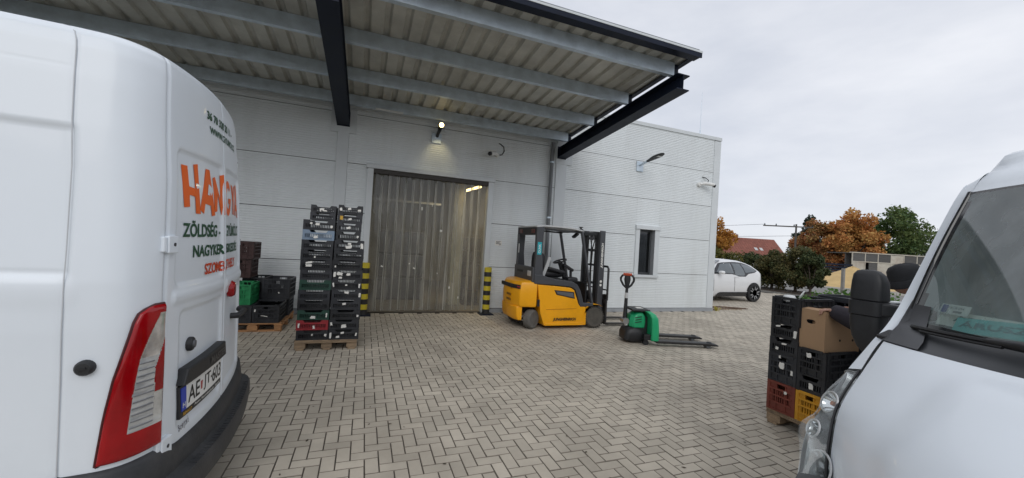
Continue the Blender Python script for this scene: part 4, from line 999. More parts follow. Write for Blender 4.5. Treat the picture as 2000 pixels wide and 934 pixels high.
def left_van(loc, rot, label, group, full=True):
    vn = empty('van', loc, rot, label, 'van', group)
    def Sm(lst): return lst
    ss = [-5.95, -5, -4, -3.2, -2.6, -2.1, -1.8]
    s = -1.65
    while s < -1.2: ss.append(s); s += .025
    while s < .80: ss.append(s); s += .0105
    while s < 1.25: ss.append(s); s += .03
    ss += [1.4, 1.8, 2.5, 4, 5.95]
    zs = []; z = .53
    while z < 2.30: zs.append(z); z += .0125
    while z < 2.545: zs.append(z); z += .008
    zs += [2.549, 2.555, 2.561, 2.567, 2.572]
    mb = MB(); n = len(ss)
    for z in zs:
        for s in ss: mb.v.append(vs_(s, z, vdisp(s, z)))
    for i in range(len(zs)-1):
        for j in range(n-1): mb.face((i*n+j, i*n+j+1, (i+1)*n+j+1, (i+1)*n+j))
    top = [(len(zs)-1)*n+j for j in range(n)]
    mid = []
    # roof: pull the last ring to a slightly crowned centre line
    for j in range(n):
        x, y, z = mb.v[top[j]]; mid.append(len(mb.v)); mb.v.append((min(x, -.75), y*.5, 2.585))
    ctr = []
    for j in range(n):
        x, y, z = mb.v[top[j]]; ctr.append(len(mb.v)); mb.v.append((min(x, -1.0), 0, 2.59))
    for j in range(n-1):
        mb.face((top[j], top[j+1], mid[j+1], mid[j])); mb.face((mid[j], mid[j+1], ctr[j+1], ctr[j]))
    mb.build('body', paint_white, vn, smooth=50)
    # front end (cab nose), simple but whole
    mb = MB(); rings = []
    for x, z0, z1, w in ((-4.75, .45, 2.55, .92), (-4.95, .45, 2.48, .93), (-5.35, .42, 1.85, .94), (-5.75, .40, 1.36, .94), (-6.2, .38, 1.15, .90), (-6.45, .38, .95, .80)):
        ww = w if z1 < 1.5 else w-.14
        rings.append([(x, -w, z0), (x, w, z0), (x, w, min(z1, 1.2)), (x, ww, z1-.06), (x, ww*.8, z1), (x, -ww*.8, z1), (x, -ww, z1-.06), (x, -w, min(z1, 1.2))])
    mb.loft(rings); mb.build('cab', paint_white, vn, smooth=30)
    mb = MB(); mb.add([(-5.0, -.70, 2.34), (-5.0, .70, 2.34), (-5.70, .80, 1.42), (-5.70, -.80, 1.42)], [(0, 1, 2, 3)]); mb.build('windscreen', glass_dark, vn)
    for sg in (-1, 1):
        for x in (-1.55, -5.2):
            w = empty('wheel', (x, sg*.82, .34)); w.parent = vn
            MB().lathe([(.20, -.1), (.33, -.1), (.34, -.08), (.34, .08), (.33, .1), (.20, .1)], (0, 0, 0), 'y', 24).build('tyre', rubber, w, smooth=35)
            MB().lathe([(.20, -.09), (.18, -.05), (.0, -.06), (.0, .06), (.18, .05), (.20, .09)], (0, 0, 0), 'y', 18).build('rim', alu, w, smooth=35)
    MB().box(-5.6, -.5, -.80, .80, .28, .54).build('underbody', black_plastic, vn)
    # bumper and sill
    bs = [-1.62+.03*k for k in range(int(3.24/.03)+1)]
    prof = [(-.01, .60), (.012, .592), (.022, .575), (.030, .50), (.034, .445), (.048, .435), (.085, .425), (.095, .40), (.095, .34), (.088, .29), (.05, .255), (-.03, .25)]
    rows = []
    for h, z in prof:
        row = []
        for s in bs:
            e = sstep(.95, .70, abs(s)); hh = h if h < .05 else .034+(h-.034)*e
            zz = z-.045*sstep(.80, .60, abs(s))*(1 if z > .5 else 0)
            row.append(vs_(s, zz, hh))
        rows.append(row)
    MB().loft(rows, closed=False).build('bumper', bumper_plastic, vn, smooth=40)
    # tread ribs on the bumper step
    mb = MB()
    for k in range(34):
        s = -.60+k*.036
        a, b = vs_(s, .431, .055), vs_(s+.012, .431, .083); mb.bar(a, b, .012, .008)
    mb.build('step_ribs', bumper_plastic, vn)
    # tail lights
    def left_edge(z): return interp([(.62, -.996), (.80, -.975), (.98, -.948), (1.15, -.905), (1.22, -.888), (1.26, -.870), (1.283, -.835), (1.292, -.80)], z)
    def tail(sgn):
        T = empty('tail_light', (0, 0, 0)); T.parent = vn
        NZ, NU = 110, 52; zs = [.617+(.6745)*k/NZ for k in range(NZ+1)]; us = [k/NU for k in range(NU+1)]
        def kind(s, z):
            inner = interp([(.74, -.905), (.90, -.893), (1.05, -.872), (1.15, -.838), (1.20, -.815), (1.245, -.79)], z)
            if .735 < z < 1.252 and s > inner:
                w0 = interp([(.88, -.81), (1.0, -.81), (1.13, -.757)], z)
                if .735+.03 < z and z < 1.13 and s > w0:
                    if z > .885: return 0
                    return 3
                return 2 if z < 1.06 else 1
            return 0
        groups = {0: MB(), 1: MB(), 2: MB(), 3: MB()}
        def P(u, z):
            l = left_edge(z); s = l+(-.748-l)*u
            e = min(u/.10, (1-u)/.10, (z-.617)/.03, (1.292-z)/.03, 1); e = max(e, 0)
            k = kind(s, z)
            h = .004+.018*sqrt(1-(1-e)**2)
            if k == 2: h += .004*abs(((z*28) % 1)-.5)
            if k == 3: h -= .003
            if k in (1, 2): h -= .002
            x, y, zz = vs_(s, z, h); return (x, y*sgn, zz)
        for i in range(NZ):
            for j in range(NU):
                uc, zc = (us[j]+us[j+1])/2, (zs[i]+zs[i+1])/2; l = left_edge(zc); k = kind(l+(-.748-l)*uc, zc)
                q = [P(us[j], zs[i]), P(us[j+1], zs[i]), P(us[j+1], zs[i+1]), P(us[j], zs[i+1])]
                groups[k].add(q if sgn > 0 else q[::-1], [(0, 1, 2, 3)])
        [g_.weld() for g_ in groups.values()]; groups[0].build('red_lens', red_lens, T, smooth=40)
        ribm = mat('ribbed_clear_lens', (.60, .62, .63), .14, var=.25, coat=.7, metal=.5, scale=12)
        amb = mat('indicator_lens', (.62, .60, .58), .10, var=.45, coat=.8, metal=.6, dirt=(.65, .36, .20), dirtamt=.35, scale=14)
        groups[1].build('indicator_lens', amb, T, smooth=40); groups[2].build('ribbed_lens', ribm, T, smooth=20); groups[3].build('reverse_lens', clear_lens, T, smooth=40)
        rib = MB()
        for k in range(11):
            z = .755+k*.028
            s0 = interp([(.74, -.905), (.90, -.893), (1.05, -.872)], z)+.004
            pts = []
            for q in range(5):
                s = s0+(-.815-s0)*q/4; x, y, zz = vs_(s, z, .0235); pts.append((x, y*sgn, zz))
            rib.tube(pts, .0025, 5)
        rib.build('lens_rib', mat('lens_rib', (.14, .14, .15), .3), T, smooth=50)
        rim = MB(); pts = []
        for k in range(40):
            z = .617+.675*k/39; x, y, zz = vs_(left_edge(z), z, .004); pts.append((x, y*sgn, zz))
        for k in range(1, 6):
            s = -.80+.052*k/5; x, y, zz = vs_(s, 1.292, .004); pts.append((x, y*sgn, zz))
        for k in range(40):
            z = 1.292-.675*k/39; x, y, zz = vs_(-.748, z, .004); pts.append((x, y*sgn, zz))
        pts.append(pts[0]); rim.tube(pts, .0065, 6); rim.build('gasket', lens_dark, T, smooth=50)
    tail(1); tail(-1)
    # hinges
    def hinge(s, z, sgn=1, w=.085, h=.075):
        mb = MB()
        for (a, b, c, d, o) in ((-.005, .065, -h/2, h/2, .022), (-.03, -.006, -h/2+.006, h/2-.006, .016)):
            vs = []
            for hh in (0, o):
                for (ds, dz) in ((a, c), (b, c), (b, d), (a, d)):
                    x, y, zz = vs_(s+ds, z+dz, hh); vs.append((x, y*sgn, zz))
            mb.add(vs, [(4, 5, 6, 7), (0, 1, 5, 4), (1, 2, 6, 5), (2, 3, 7, 6), (3, 0, 4, 7)])
        o = mb.build('hinge', paint_white, vn, bevel=.005)
        b2 = MB(); x, y, zz = vs_(s+.03, z, .023); b2.lathe([(.0, -.004), (.009, -.004), (.009, .001), (.0, .001)], (x, y*sgn, zz), 'x', 10); b2.build('hinge_pin', black_plastic, o)
    for sgn in (1, -1):
        for z in (.585, 1.575, 2.2): 
            if z == 2.2 and sgn > 0: continue
            hinge(-.752, z, sgn, h=.09 if z < 1 else .085)
    # plate, its holder and lettering, all laid along the door surface
    def sheet(mb, pts2, h0, h1, sub=10):
        """polygon in (s,z) given as left/right edges, thickened between h0 and h1"""
        rings = []
        (sl0, zl0), (sl1, zl1), (sr1, zr1), (sr0, zr0) = pts2
        for k in range(sub+1):
            t = k/sub; sb, zb_ = sl0+(sr0-sl0)*t, zl0+(zr0-zl0)*t; st_, zt = sl1+(sr1-sl1)*t, zl1+(zr1-zl1)*t
            rings.append([vs_(sb, zb_, h0), vs_(st_, zt, h0), vs_(st_, zt, h1), vs_(sb, zb_, h1)])
        return mb.loft(rings)
    hm = MB(); sheet(hm, [(-.635, .845), (-.600, .925), (-.112, .945), (-.09, .850)], -.012, .040); hm.build('plate_trim', black_plastic, vn, bevel=.008)
    pl = MB(); sheet(pl, [(-.612, .662), (-.628, .835), (-.092, .838), (-.088, .672)], -.012, .012)
    plo = pl.build('license_plate', black_plastic, vn, bevel=.003)
    pw = MB(); sheet(pw, [(-.560, .700), (-.568, .826), (-.100, .830), (-.098, .708)], .012, .0145); pw.build('plate_face', mat('plate_white', (.78, .78, .76), .35, var=.03), plo)
    pb = MB(); sheet(pb, [(-.602, .699), (-.614, .825), (-.570, .8255), (-.562, .700)], .012, .0147); pb.build('plate_band', mat('plate_blue', (.012, .045, .42), .35, var=.03), plo)
    def decal(txt, s0, z0, w, h, m, parent, bold=.02, hh=.003, shear=0, slope=0, name='lettering', spacing=1.0):
        v, f = fit_text(txt, w, h, bold, shear, spacing)
        mb = MB(); mb.add([vs_(s0+a, z0+b+slope*a, hh+vdisp(s0+a, z0+b)*(1 if hh < .01 else 0)) for a, b in v], f)
        return mb.build(name, m, parent)
    pblack = mat('plate_black', (.012, .012, .012), .5)
    decal('AE', -.548, .722, .125, .088, pblack, plo, .012, .0160, slope=.01)
    decal('JT', -.375, .724, .095, .088, pblack, plo, .012, .0160, slope=.01)
    decal('603', -.255, .726, .145, .088, pblack, plo, .012, .0160, slope=.01)
    mb = MB(); sheet(mb, [(-.275, .764), (-.275, .776), (-.262, .776), (-.262, .764)], .0146, .0156, 1); mb.build('plate_dash', pblack, plo)
    mb = MB(); sheet(mb, [(-.408, .745), (-.413, .792), (-.388, .792), (-.393, .745)], .0146, .0156, 2); mb.build('plate_crest', mat('crest_red', (.35, .05, .05), .5), plo)
    decal('H', -.596, .716, .022, .028, paper, plo, .02, .0160)
    decal('RENAULT', -.585, .672, .085, .016, mat('gold_print', (.65, .36, .03), .5), plo, .02, .0135)
    decal('Auto Szombathely, Zanati', -.475, .677, .36, .017, paper, plo, .01, .0135)
    decal('MASTER', -.36, .872, .235, .042, mat('dark_raised_letters', (.045, .047, .05), .35), vn, .03, .044)
    # company lettering
    og = mat('lettering_orange', (.82, .125, .006), .4, var=.06); gn = mat('lettering_green', (.006, .07, .03), .4, var=.1); orr = mat('lettering_red', (.64, .06, .008), .4)
    def poly(pts, m=og):
        import mathutils
        tri = mathutils.geometry.tessellate_polygon([[Vector((a, b, 0)) for a, b in pts]])
        mb = MB(); mb.add([vs_(a, b, .003+vdisp(a, b)) for a, b in pts], [tuple(t) for t in tri])
        # make the faces look outwards
        o = mb.build('lettering', m, vn); return o
    poly([(-.618, 1.992), (-.560, 1.994), (-.545, 1.885), (-.478, 1.880), (-.492, 2.012), (-.440, 2.022), (-.405, 1.742), (-.462, 1.742), (-.474, 1.835), (-.538, 1.840), (-.530, 1.775), (-.588, 1.768)])
    poly([(-.412, 1.765), (-.335, 2.012), (-.275, 2.014), (-.185, 1.745), (-.245, 1.738), (-.265, 1.800), (-.345, 1.806), (-.362, 1.745)])
    poly([(-.312, 1.862), (-.280, 1.860), (-.297, 1.930)], paint_white)
    poly([(-.230, 1.972), (-.188, 1.985), (-.085, 1.850), (-.088, 2.005), (-.038, 2.018), (-.020, 1.755), (-.060, 1.752), (-.140, 1.880), (-.145, 1.772), (-.192, 1.765)])
    G = []
    for k in range(19):
        a = radians(40+k*15.5); G.append((.135+.095*cos(a), 1.875+.120*sin(a)))
    Gi = []
    for k in range(19):
        a = radians(40+(18-k)*15.5); Gi.append((.135+.048*cos(a), 1.875+.072*sin(a)))
    poly(G+[(.235, 1.875), (.140, 1.875), (.140, 1.842), (.185, 1.838)]+Gi)
    poly([(.250, 1.985), (.300, 1.975), (.330, 1.900), (.362, 1.975), (.410, 1.985), (.350, 1.860), (.352, 1.770), (.305, 1.770), (.308, 1.860)])
    poly([(.395, 1.765), (.455, 1.998), (.515, 1.998), (.590, 1.752), (.535, 1.752), (.522, 1.800), (.455, 1.804), (.440, 1.765)])
    poly([(.472, 1.850), (.505, 1.850), (.488, 1.915)], paint_white)
    decal('ZÖLDSÉG -', -.595, 1.610, .515, .095, gn, vn, .03)
    decal('GYÜMÖLCS', .060, 1.612, .52, .095, gn, vn, .03)
    decal('NAGYKER', -.485, 1.497, .450, .068, gn, vn, .03)
    decal('ESKEDÉS', .018, 1.500, .48, .080, gn, vn, .03)
    decal('SZOMB', -.335, 1.388, .310, .066, orr, vn, .03)
    decal('ATHELY', .008, 1.390, .38, .066, orr, vn, .03)
    decal('36 70 328 20 11 - ', -.335, 2.312, .61, .052, gn, vn, .03)
    decal('WWW.GYUMOLCS', -.296, 2.235, .68, .044, gn, vn, .03)
    # handle, lock, third lamp, side knob
    mb = MB(); x, y, z = vs_(-.50, 1.028, -.012); mb.lathe([(.0, -.01), (.038, -.01), (.038, .014), (.032, .022), (.0, .022)], (x, y, z), 'x', 16); lk = mb.build('door_lock', black_plastic, vn, smooth=40)
    MB().lathe([(.0, .0), (.022, .0), (.020, .008), (.0, .008)], (x+.022, y, z), 'x', 14).build('lock_barrel', fgl, lk, smooth=40)
    x, y, z = vs_(.36, 1.045, 0)
    MB().tube([(x-.02, y-.10, z-.012), (x+.035, y-.085, z-.012), (x+.05, y-.02, z-.004), (x+.05, y+.05, z+.004), (x+.01, y+.09, z+.008)], [.02, .022, .02, .02, .022], 10).build('door_handle', black_plastic, vn, smooth=50)
    mb = MB(); rings = []
    for hh, sc_ in ((-.01, 1), (.012, 1), (.03, .8), (.034, .3)):
        ring = []
        for k in range(16):
            a = 2*pi*k/16; x, y, z = vs_(.155+.052*sc_*cos(a), 1.245+.058*sc_*sin(a), hh); ring.append((x, y, z))
        rings.append(ring)
    mb.loft(rings); mb.build('brake_light', red_lens, vn, smooth=50)
    x, y, z = vs_(-1.035, 1.048, 0)
    mb = MB(); mb.lathe([(.0, -.028), (.024, -.026), (.032, -.016), (.034, .012)], (x, y, z), 'y', 18); kn = mb.build('side_lamp', black_plastic, vn, smooth=40)
    MB().bar((x-.012, y-.0285, z-.004), (x+.012, y-.0285, z+.004), .006, .009).build('lamp_slot', fbk, kn)
    # roof seam strip and gutter
    mb = MB(); pts = [vs_(-1.135, z, .001+.002*0) for z in lin0(.55, 2.55, 46)]
    mb.tube(pts, .0022, 6); mb.build('roof_seam', mat('seam_sealer', (.52, .54, .56), .5), vn)
    gp = MB()
    for s_, z0, z1 in ((-.748, 1.30, 2.555), (-.01, .57, 2.545), (.748, 1.30, 2.555)):
        gp.tube([vs_(s_, q, vdisp(s_, q)+.0035) for q in lin0(z0, z1, 70)], .0032, 5)
    gp.build('door_gap', dark_gap, vn)
    decal('Bongard', -.60, .585, .11, .035, mat('grey_script', (.16, .16, .17), .5), vn, .0, .003, shear=.6, slope=.12)
    return vn
lv = left_van((VC[0], VC[1], 0), -VA, 'white delivery van with company lettering parked close on the left, rear doors towards the yard', 'white vans')
def copy_tree(o, parent=None):
    c = o.copy(); COL.objects.link(c)
    if parent: c.parent = parent
    for ch in o.children: copy_tree(ch, c)
    return c
v2 = copy_tree(lv); v2.location = (8.1, 2.06, 0); v2.rotation_euler = (0, 0, pi); v2['label'] = 'white van with red H lettering seen through the windscreen of the right van'

# ------------------------------------------------------------------ right van (front towards the yard)
RO = (3.0, .2, 0)
rvn = empty('van', RO, 0, 'white van on the right seen from its front corner with teal card behind the windscreen', 'van', 'white vans')
YC = .2
STN = {'W0': ((2.12, 1.405), (2.60, 1.12, 1.40), (2.66, 1.19, 1.47)), 'W1': ((2.80, 2.13), (2.97, 1.05, 2.10), (3.02, 1.12, 2.10)),
       'H0': ((1.98, 1.345), (2.44, 1.15, 1.31), (2.46, 1.205, 1.285)), 'H1': ((1.78, 1.265), (2.23, 1.12, 1.19), (2.28, 1.20, 1.165)),
       'H2': ((1.56, 1.12), (2.0, 1.08, 1.06), (2.08, 1.175, 1.03)), 'H3': ((1.43, .955), (1.88, 1.04, .917), (1.86, 1.125, .93)),
       'H4': ((1.38, .80), (1.84, 1.02, .80), (1.76, 1.085, .79)), 'H5': ((1.36, .62), (1.80, 1.01, .62), (1.72, 1.085, .62)),
       'R0': ((2.98, 2.27), (3.12, 1.03, 2.23), (3.18, 1.10, 2.15)), 'R1': ((3.62, 2.43), (3.7, 1.0, 2.385), (3.76, 1.085, 2.32)), 'R2': ((7.4, 2.45), (7.4, 1.0, 2.40), (7.4, 1.10, 2.33))}
def sp_(k, q):
    c, s, o = STN[k]; sg = copysign(1, q); a = abs(q)
    if a <= 1:
        t = a*a; p = (c[0]+(s[0]-c[0])*t, (s[1]-YC)*a, c[1]+(s[2]-c[1])*t)
    else:
        t = a-1; p = (s[0]+(o[0]-s[0])*t, s[1]-YC+(o[1]-s[1])*t, s[2]+(o[2]-s[2])*t)
    return (p[0], YC+sg*p[1], p[2])
def catp(a, b, c, d, t):
    return tuple(.5*((2*q)+(-p+r)*t+(2*p-5*q+4*r-s)*t*t+(-p+3*q-3*r+s)*t**3) for p, q, r, s in zip(a, b, c, d))
def smooth_rows(keys, q, n):
    pts = [sp_(k, q) for k in keys]; out = []
    for i in range(len(pts)-1):
        a = pts[max(i-1, 0)]; d = pts[min(i+2, len(pts)-1)]
        for k in range(n): out.append(catp(a, pts[i], pts[i+1], d, k/n))
    out.append(pts[-1]); return out
def grid(keys, qs, n, name, m, parent=rvn, disp=None, smooth=60, flip=False):
    cols = [smooth_rows(keys, q, n) for q in qs]
    rows = [[c[i] for c in cols] for i in range(len(cols[0]))]
    if disp: rows = [[disp(p, i/(len(rows)-1), q) for p, q in zip(r, qs)] for i, r in enumerate(rows)]
    rows = [[(x-RO[0], y-RO[1], z-RO[2]) for x, y, z in r] for r in rows]
    if flip: rows = rows[::-1]
    return MB().loft(rows, closed=False).build(name, m, parent, smooth=smooth)
def lin(a, b, n): return [a+(b-a)*k/n for k in range(n+1)]
def hoodbulge(p, t, q):
    a = abs(q); e = interp([(0, .52), (.35, .58), (.6, .66), (.85, .60), (1, .45)], t)
    h = .022*sstep(e+.10, e-.06, a)*sstep(.04, .22, t)*sstep(1.0, .85, t)
    return (p[0]-h*.6, p[1], p[2]+h*.8)
grid(['H0', 'H1', 'H2', 'H3', 'H4'], lin(-.985, .985, 60), 8, 'hood', paint_white, disp=hoodbulge)
for sg in (1, -1):
    grid(['H0', 'H1', 'H2', 'H3', 'H4'], [1.0*sg, 1.02*sg], 8, 'hood_gap', dark_gap)
    # strip of fender between the hood joint and the flank, above the headlight
    grid(['R0', 'W1', 'W0', 'H0', 'H1'], [sg*q for q in lin(1.04, 2, 6)], 8, 'front_fender', paint_white)
    # body side
    top = smooth_rows(['R2', 'R1', 'R0', 'W1', 'W0', 'H0', 'H1', 'H2', 'H3', 'H4', 'H5'], 2*sg, 6); rows = []
    for k in range(9):
        t = k/8; row = []
        for (x, y, z) in top:
            zz = z+(.40-z)*t; yo = (1.21-.02*t) if x > 2.3 else y-YC+YC+.0
            base = abs(y-YC)
            tgt = interp([(1.72, .885), (1.9, .955), (2.2, 1.0), (2.5, 1.012), (8, 1.012)], x)
            yy = base+(max(tgt, base)-base)*sstep(0, .25, t)
            row.append((x-RO[0], sg*yy, zz))
        rows.append(row)
    MB().loft(rows, closed=False).build('side_panel', paint_white, rvn, smooth=50)
    for x in (2.05+.28, 6.0):
        w = empty('wheel', (x-RO[0], sg*.90, .34)); w.parent = rvn
        MB().lathe([(.20, -.1), (.33, -.1), (.34, -.08), (.34, .08), (.33, .1), (.20, .1)], (0, 0, 0), 'y', 24).build('tyre', rubber, w, smooth=35)
        MB().lathe([(.20, -.09), (.18, -.05), (.0, -.06), (.0, .06), (.18, .05), (.20, .09)], (0, 0, 0), 'y', 18).build('rim', alu, w, smooth=35)
grid(['R2', 'R1', 'R0', 'W1'], lin(-2, 2, 40), 6, 'roof', paint_white)
bk = MB(); bk.box(7.36-RO[0], 7.40-RO[0], -.98, .98, .4, 2.3); bk.build('rear_wall', paint_white, rvn)
MB().box(2.0-RO[0], 7.3-RO[0], -.9, .9, .28, .45).build('underbody', black_plastic, rvn)
# front bumper with grille slot
bm = []
for z, o in ((.80, .0), (.74, .03), (.60, .05), (.45, .045), (.32, .02), (.25, -.03)):
    row = []
    for q in lin(-2, 2, 48):
        a = abs(q); c = sp_('H4', q); k = 1
        row.append((c[0]-o-RO[0], (c[1]-YC)*(1+o*.35), z-.002))
    bm.append(row)
MB().loft(bm, closed=False).build('front_bumper', mat('bumper_grey', (.10, .105, .11), .55, var=.1), rvn, smooth=50)
# cowl: black tray between the hood edge and the glass
def cow(p, t, q): return (p[0], p[1], p[2]-.012*sin(pi*t))
grid(['W0', 'H0'], lin(-1.02, 1.02, 50), 6, 'cowl', mat('cowl_black', (.030, .033, .037), .42, var=.2), disp=cow)
cs = mat('cowl_corner', (.045, .047, .052), .45, var=.12)
for sg in (1, -1):
    a = sp_('H0', sg*1.03); b = sp_('W0', sg*1.5); mb = MB()
    ring = []
    for t, w0, w1 in ((0, .78, 1.06), (.35, .80, 1.12), (.7, .84, 1.25), (1.0, .88, 1.45)):
        row = []
        for k in range(6):
            q = w0+(w1-w0)*k/5; p, r_ = sp_('H0', sg*q), sp_('W0', sg*q); v = [x+(y-x)*t for x, y in zip(p, r_)]
            row.append((v[0]-RO[0], v[1]-RO[1], v[2]+.006+.016*sin(pi*k/5)*sstep(0, .5, t)))
        ring.append(row)
    row = []
    for k in range(6):
        q = .90+(1.30-.90)*k/5; p, r_ = sp_('W0', sg*q), sp_('W1', sg*q); v = [x+(y-x)*.13 for x, y in zip(p, r_)]; row.append((v[0]-RO[0]-.012, v[1]-RO[1], v[2]+.008))
    ring.append(row)
    MB().loft(ring, closed=False).build('cowl_corner', cs, rvn, smooth=70)
    mb = MB(); p = sp_('H0', sg*1.04); mb.bar((p[0]-RO[0]+.015, p[1]-RO[1], p[2]+.012), (p[0]-RO[0]+.09, p[1]-RO[1]-.02*sg, p[2]+.045), .075, .02); mb.build('cowl_cap', fbk, rvn, bevel=.008)
# windscreen: printed black border and glass inside it
def wgrid(u0, u1, q0, q1, nu, nq, off, name, m):
    rows = []
    for i in range(nu+1):
        u = u0+(u1-u0)*i/nu; row = []
        for j in range(nq+1):
            q = q0+(q1-q0)*j/nq; a, b = sp_('W0', q), sp_('W1', q); bow = .02*sin(pi*u)
            row.append((a[0]+(b[0]-a[0])*u-RO[0]-bow-off, a[1]+(b[1]-a[1])*u-RO[1], a[2]+(b[2]-a[2])*u+bow*.5+off*.6))
        rows.append(row)
    return MB().loft(rows, closed=False).build(name, m, rvn, smooth=60)
frit = mat('black_screen_border', (.014, .015, .017), .12, coat=.5)
def fritgrid():
    mb = MB()
    us = [0, .03, .06, .09]+lin(.12, .92, 16)+[.95, .98, 1.0]; qs = lin(-1.20, 1.20, 96)
    def P(u, q):
        a, b = sp_('W0', q), sp_('W1', q); bow = .02*sin(pi*u); ex = .004*(abs(q) > 1.0); return (a[0]+(b[0]-a[0])*u-RO[0]-bow-ex, a[1]+(b[1]-a[1])*u-RO[1]+ex*copysign(1, q), a[2]+(b[2]-a[2])*u+bow*.5+ex)
    fr_, gl_ = MB(), MB()
    for i in range(len(us)-1):
        for j in range(len(qs)-1):
            uc, qc = (us[i]+us[i+1])/2, abs(qs[j]+qs[j+1])/2
            bot = .035+.07*sstep(.90, 1.0, qc); r = (.955+.035*uc)
            inside = bot < uc < .975 and qc < r-.02*sstep(.2, 0, uc)
            (gl_ if inside else fr_).add([P(us[i], qs[j]), P(us[i+1], qs[j]), P(us[i+1], qs[j+1]), P(us[i], qs[j+1])], [(0, 1, 2, 3)])
    fr_.weld(); gl_.weld(); fr_.build('windscreen_border', frit, rvn, smooth=60)
    gl_.build('windscreen', glass('windscreen_glass', (.62, .72, .70), .84, .02, body=(.52, .57, .56), bodyamt=.17, ior=1.62), rvn, smooth=60)  # diffuse body paints a pale haze into the screen to lighten it
fritgrid()
for sg in (1, -1):      # rubber seam beside the white pillar
    pts = []
    for k in range(15):
        u = k/14; a, b = sp_('W0', sg*1.19), sp_('W1', sg*1.19); pts.append(tuple(x+(y-x)*u-o for x, y, o in zip(a, b, (RO[0]+.02*sin(pi*u), RO[1], 0))))
    MB().tube(pts, .009, 6).build('screen_seal', fbk, rvn, smooth=50)
    pts = [tuple(x-o for x, o in zip(p, RO)) for p in smooth_rows(['W0', 'W1', 'R0'], 2*sg, 8)]
# wiper
mb = MB(); wp = []
for k in range(9):
    q = .93-.46*k/8; a, b = sp_('W0', q), sp_('W1', q); u = -.03+.028*k/8; p = tuple(x+(y-x)*u for x, y in zip(a, b)); wp.append((p[0]-RO[0]-.035, p[1]-RO[1], p[2]+.022))
mb.tube(wp, .010, 6); mb.tube([(x-.012, y, z-.012) for x, y, z in wp[1:-1]], .006, 6)
q = .36; a = sp_('W0', q); e = (a[0]-RO[0]-.055, a[1]-RO[1], a[2]+.012)
mb.tube([wp[6], wp[8], e], [.012, .018, .026], 8); mb.build('wiper', fbk, rvn, smooth=50)
# cabin
cabm = mat('cabin_grey', (.12, .125, .125), .7, var=.15)
mb = MB(); rows = []
for t in (0, .12, .5, 1):
    rows.append([(sp_('W0', q)[0]+.04+.75*t*(1 if abs(q) < .95 else .8)-RO[0], (sp_('W0', q)[1]-YC)*.985, 1.40+.03*sin(pi*t)-.04*t) for q in lin(-1, 1, 20)])
mb.loft(rows, closed=False); mb.box(2.9-RO[0], 3.05-RO[0], -.92, .92, .8, 1.38); mb.build('dashboard', cabm, rvn, smooth=40)
for y in (-.55, .05, .58):
    mb = MB(); blob(mb, (3.95-RO[0], y, 1.25), .10, .24, .42); blob(mb, (3.99-RO[0], y, 1.78), .07, .14, .13); blob(mb, (3.68-RO[0], y, .86), .30, .25, .11); mb.build('seat', cabm, rvn, smooth=50)
MB().box(4.35-RO[0], 4.38-RO[0], -.95, .95, .45, 1.15).build('bulkhead', cabm, rvn)
mb = MB(); mb.bar((4.15-RO[0], .955, 1.0), (4.05-RO[0], .86, 2.25), .09, .05); mb.bar((4.15-RO[0], -.955, 1.0), (4.05-RO[0], -.86, 2.25), .09, .05); mb.build('door_pillar', mat('cabin_pale', (.30, .32, .33), .6), rvn)
# cards lying behind the screen
def card_on_glass(qa, qb, ua, ub, name, m, off, tilt=0, parent=rvn):
    vs = []
    for (q, u) in ((qa, ua), (qb, ua+tilt), (qb, ub+tilt), (qa, ub)):
        a, b = sp_('W0', q), sp_('W1', q); vs.append((a[0]+(b[0]-a[0])*u+off-RO[0], a[1]+(b[1]-a[1])*u-RO[1], a[2]+(b[2]-a[2])*u))
    mb = MB(); mb.add(vs+[(x+.002, y, z) for x, y, z in vs], [(0, 1, 2, 3), (7, 6, 5, 4), (0, 4, 5, 1), (1, 5, 6, 2), (2, 6, 7, 3), (3, 7, 4, 0)]); o = mb.build(name, m, parent); return o, vs
def on_card(vs, txt, fx, fy, fw, fh, m, parent, bold=.02):
    v, f = fit_text(txt, fw, fh, bold); A, B, C, D = [Vector(p) for p in vs]
    mb = MB(); mb.add([tuple((A*(1-x)+B*x)*(1-y)+(D*(1-x)+C*x)*y+Vector((-.0015, 0, .0005))) for x, y in [(fx+a, fy+b) for a, b in v]], f); mb.build('lettering', m, parent)
ink = mat('card_ink', (.03, .05, .06), .6)
pass_m = mat('pale_pass', (.74, .75, .74), .4, var=.03)
c1, vs1 = card_on_glass(.865, .725, .115, .175, 'vehicle_pass', pass_m, .006, .0)
tag(c1, 'white pass with blue strip')
mb = MB(); A, B, C, D = [Vector(p) for p in vs1]
def quad(fx0, fx1, fy0, fy1, o=-.0018): return [tuple((A*(1-x)+B*x)*(1-y)+(D*(1-x)+C*x)*y+Vector((o, 0, .0005))) for x, y in ((fx0, fy0), (fx1, fy0), (fx1, fy1), (fx0, fy1))]
mb.add(quad(.06, .26, .12, .9), [(0, 1, 2, 3)]); mb.build('pass_band', mat('pass_blue', (.05, .08, .30), .5), c1)
on_card(vs1, 'RCR-054', .34, .55, .46, .26, ink, c1, .0)
mb = MB(); mb.add(quad(.48, .78, .2, .4), [(0, 1, 2, 3)]); mb.build('pass_field', mat('pass_grey', (.2, .21, .22), .6), c1)
c2, vs2 = card_on_glass(.86, .30, .04, .13, 'paper_sign', paper, .022, .0)
on_card(vs2, 'ÁRUSZÁLLÍTÁS', .12, .38, .9, .5, ink, c2)
c3, vs3 = card_on_glass(.765, .20, .020, .105, 'teal_sign', mat('teal_card', (.10, .50, .50), .6, var=.04), .012, .045)
on_card(vs3, 'ÁRUSZÁLLÍTÁS', .03, .36, .93, .48, mat('teal_ink', (.03, .16, .18), .6), c3)
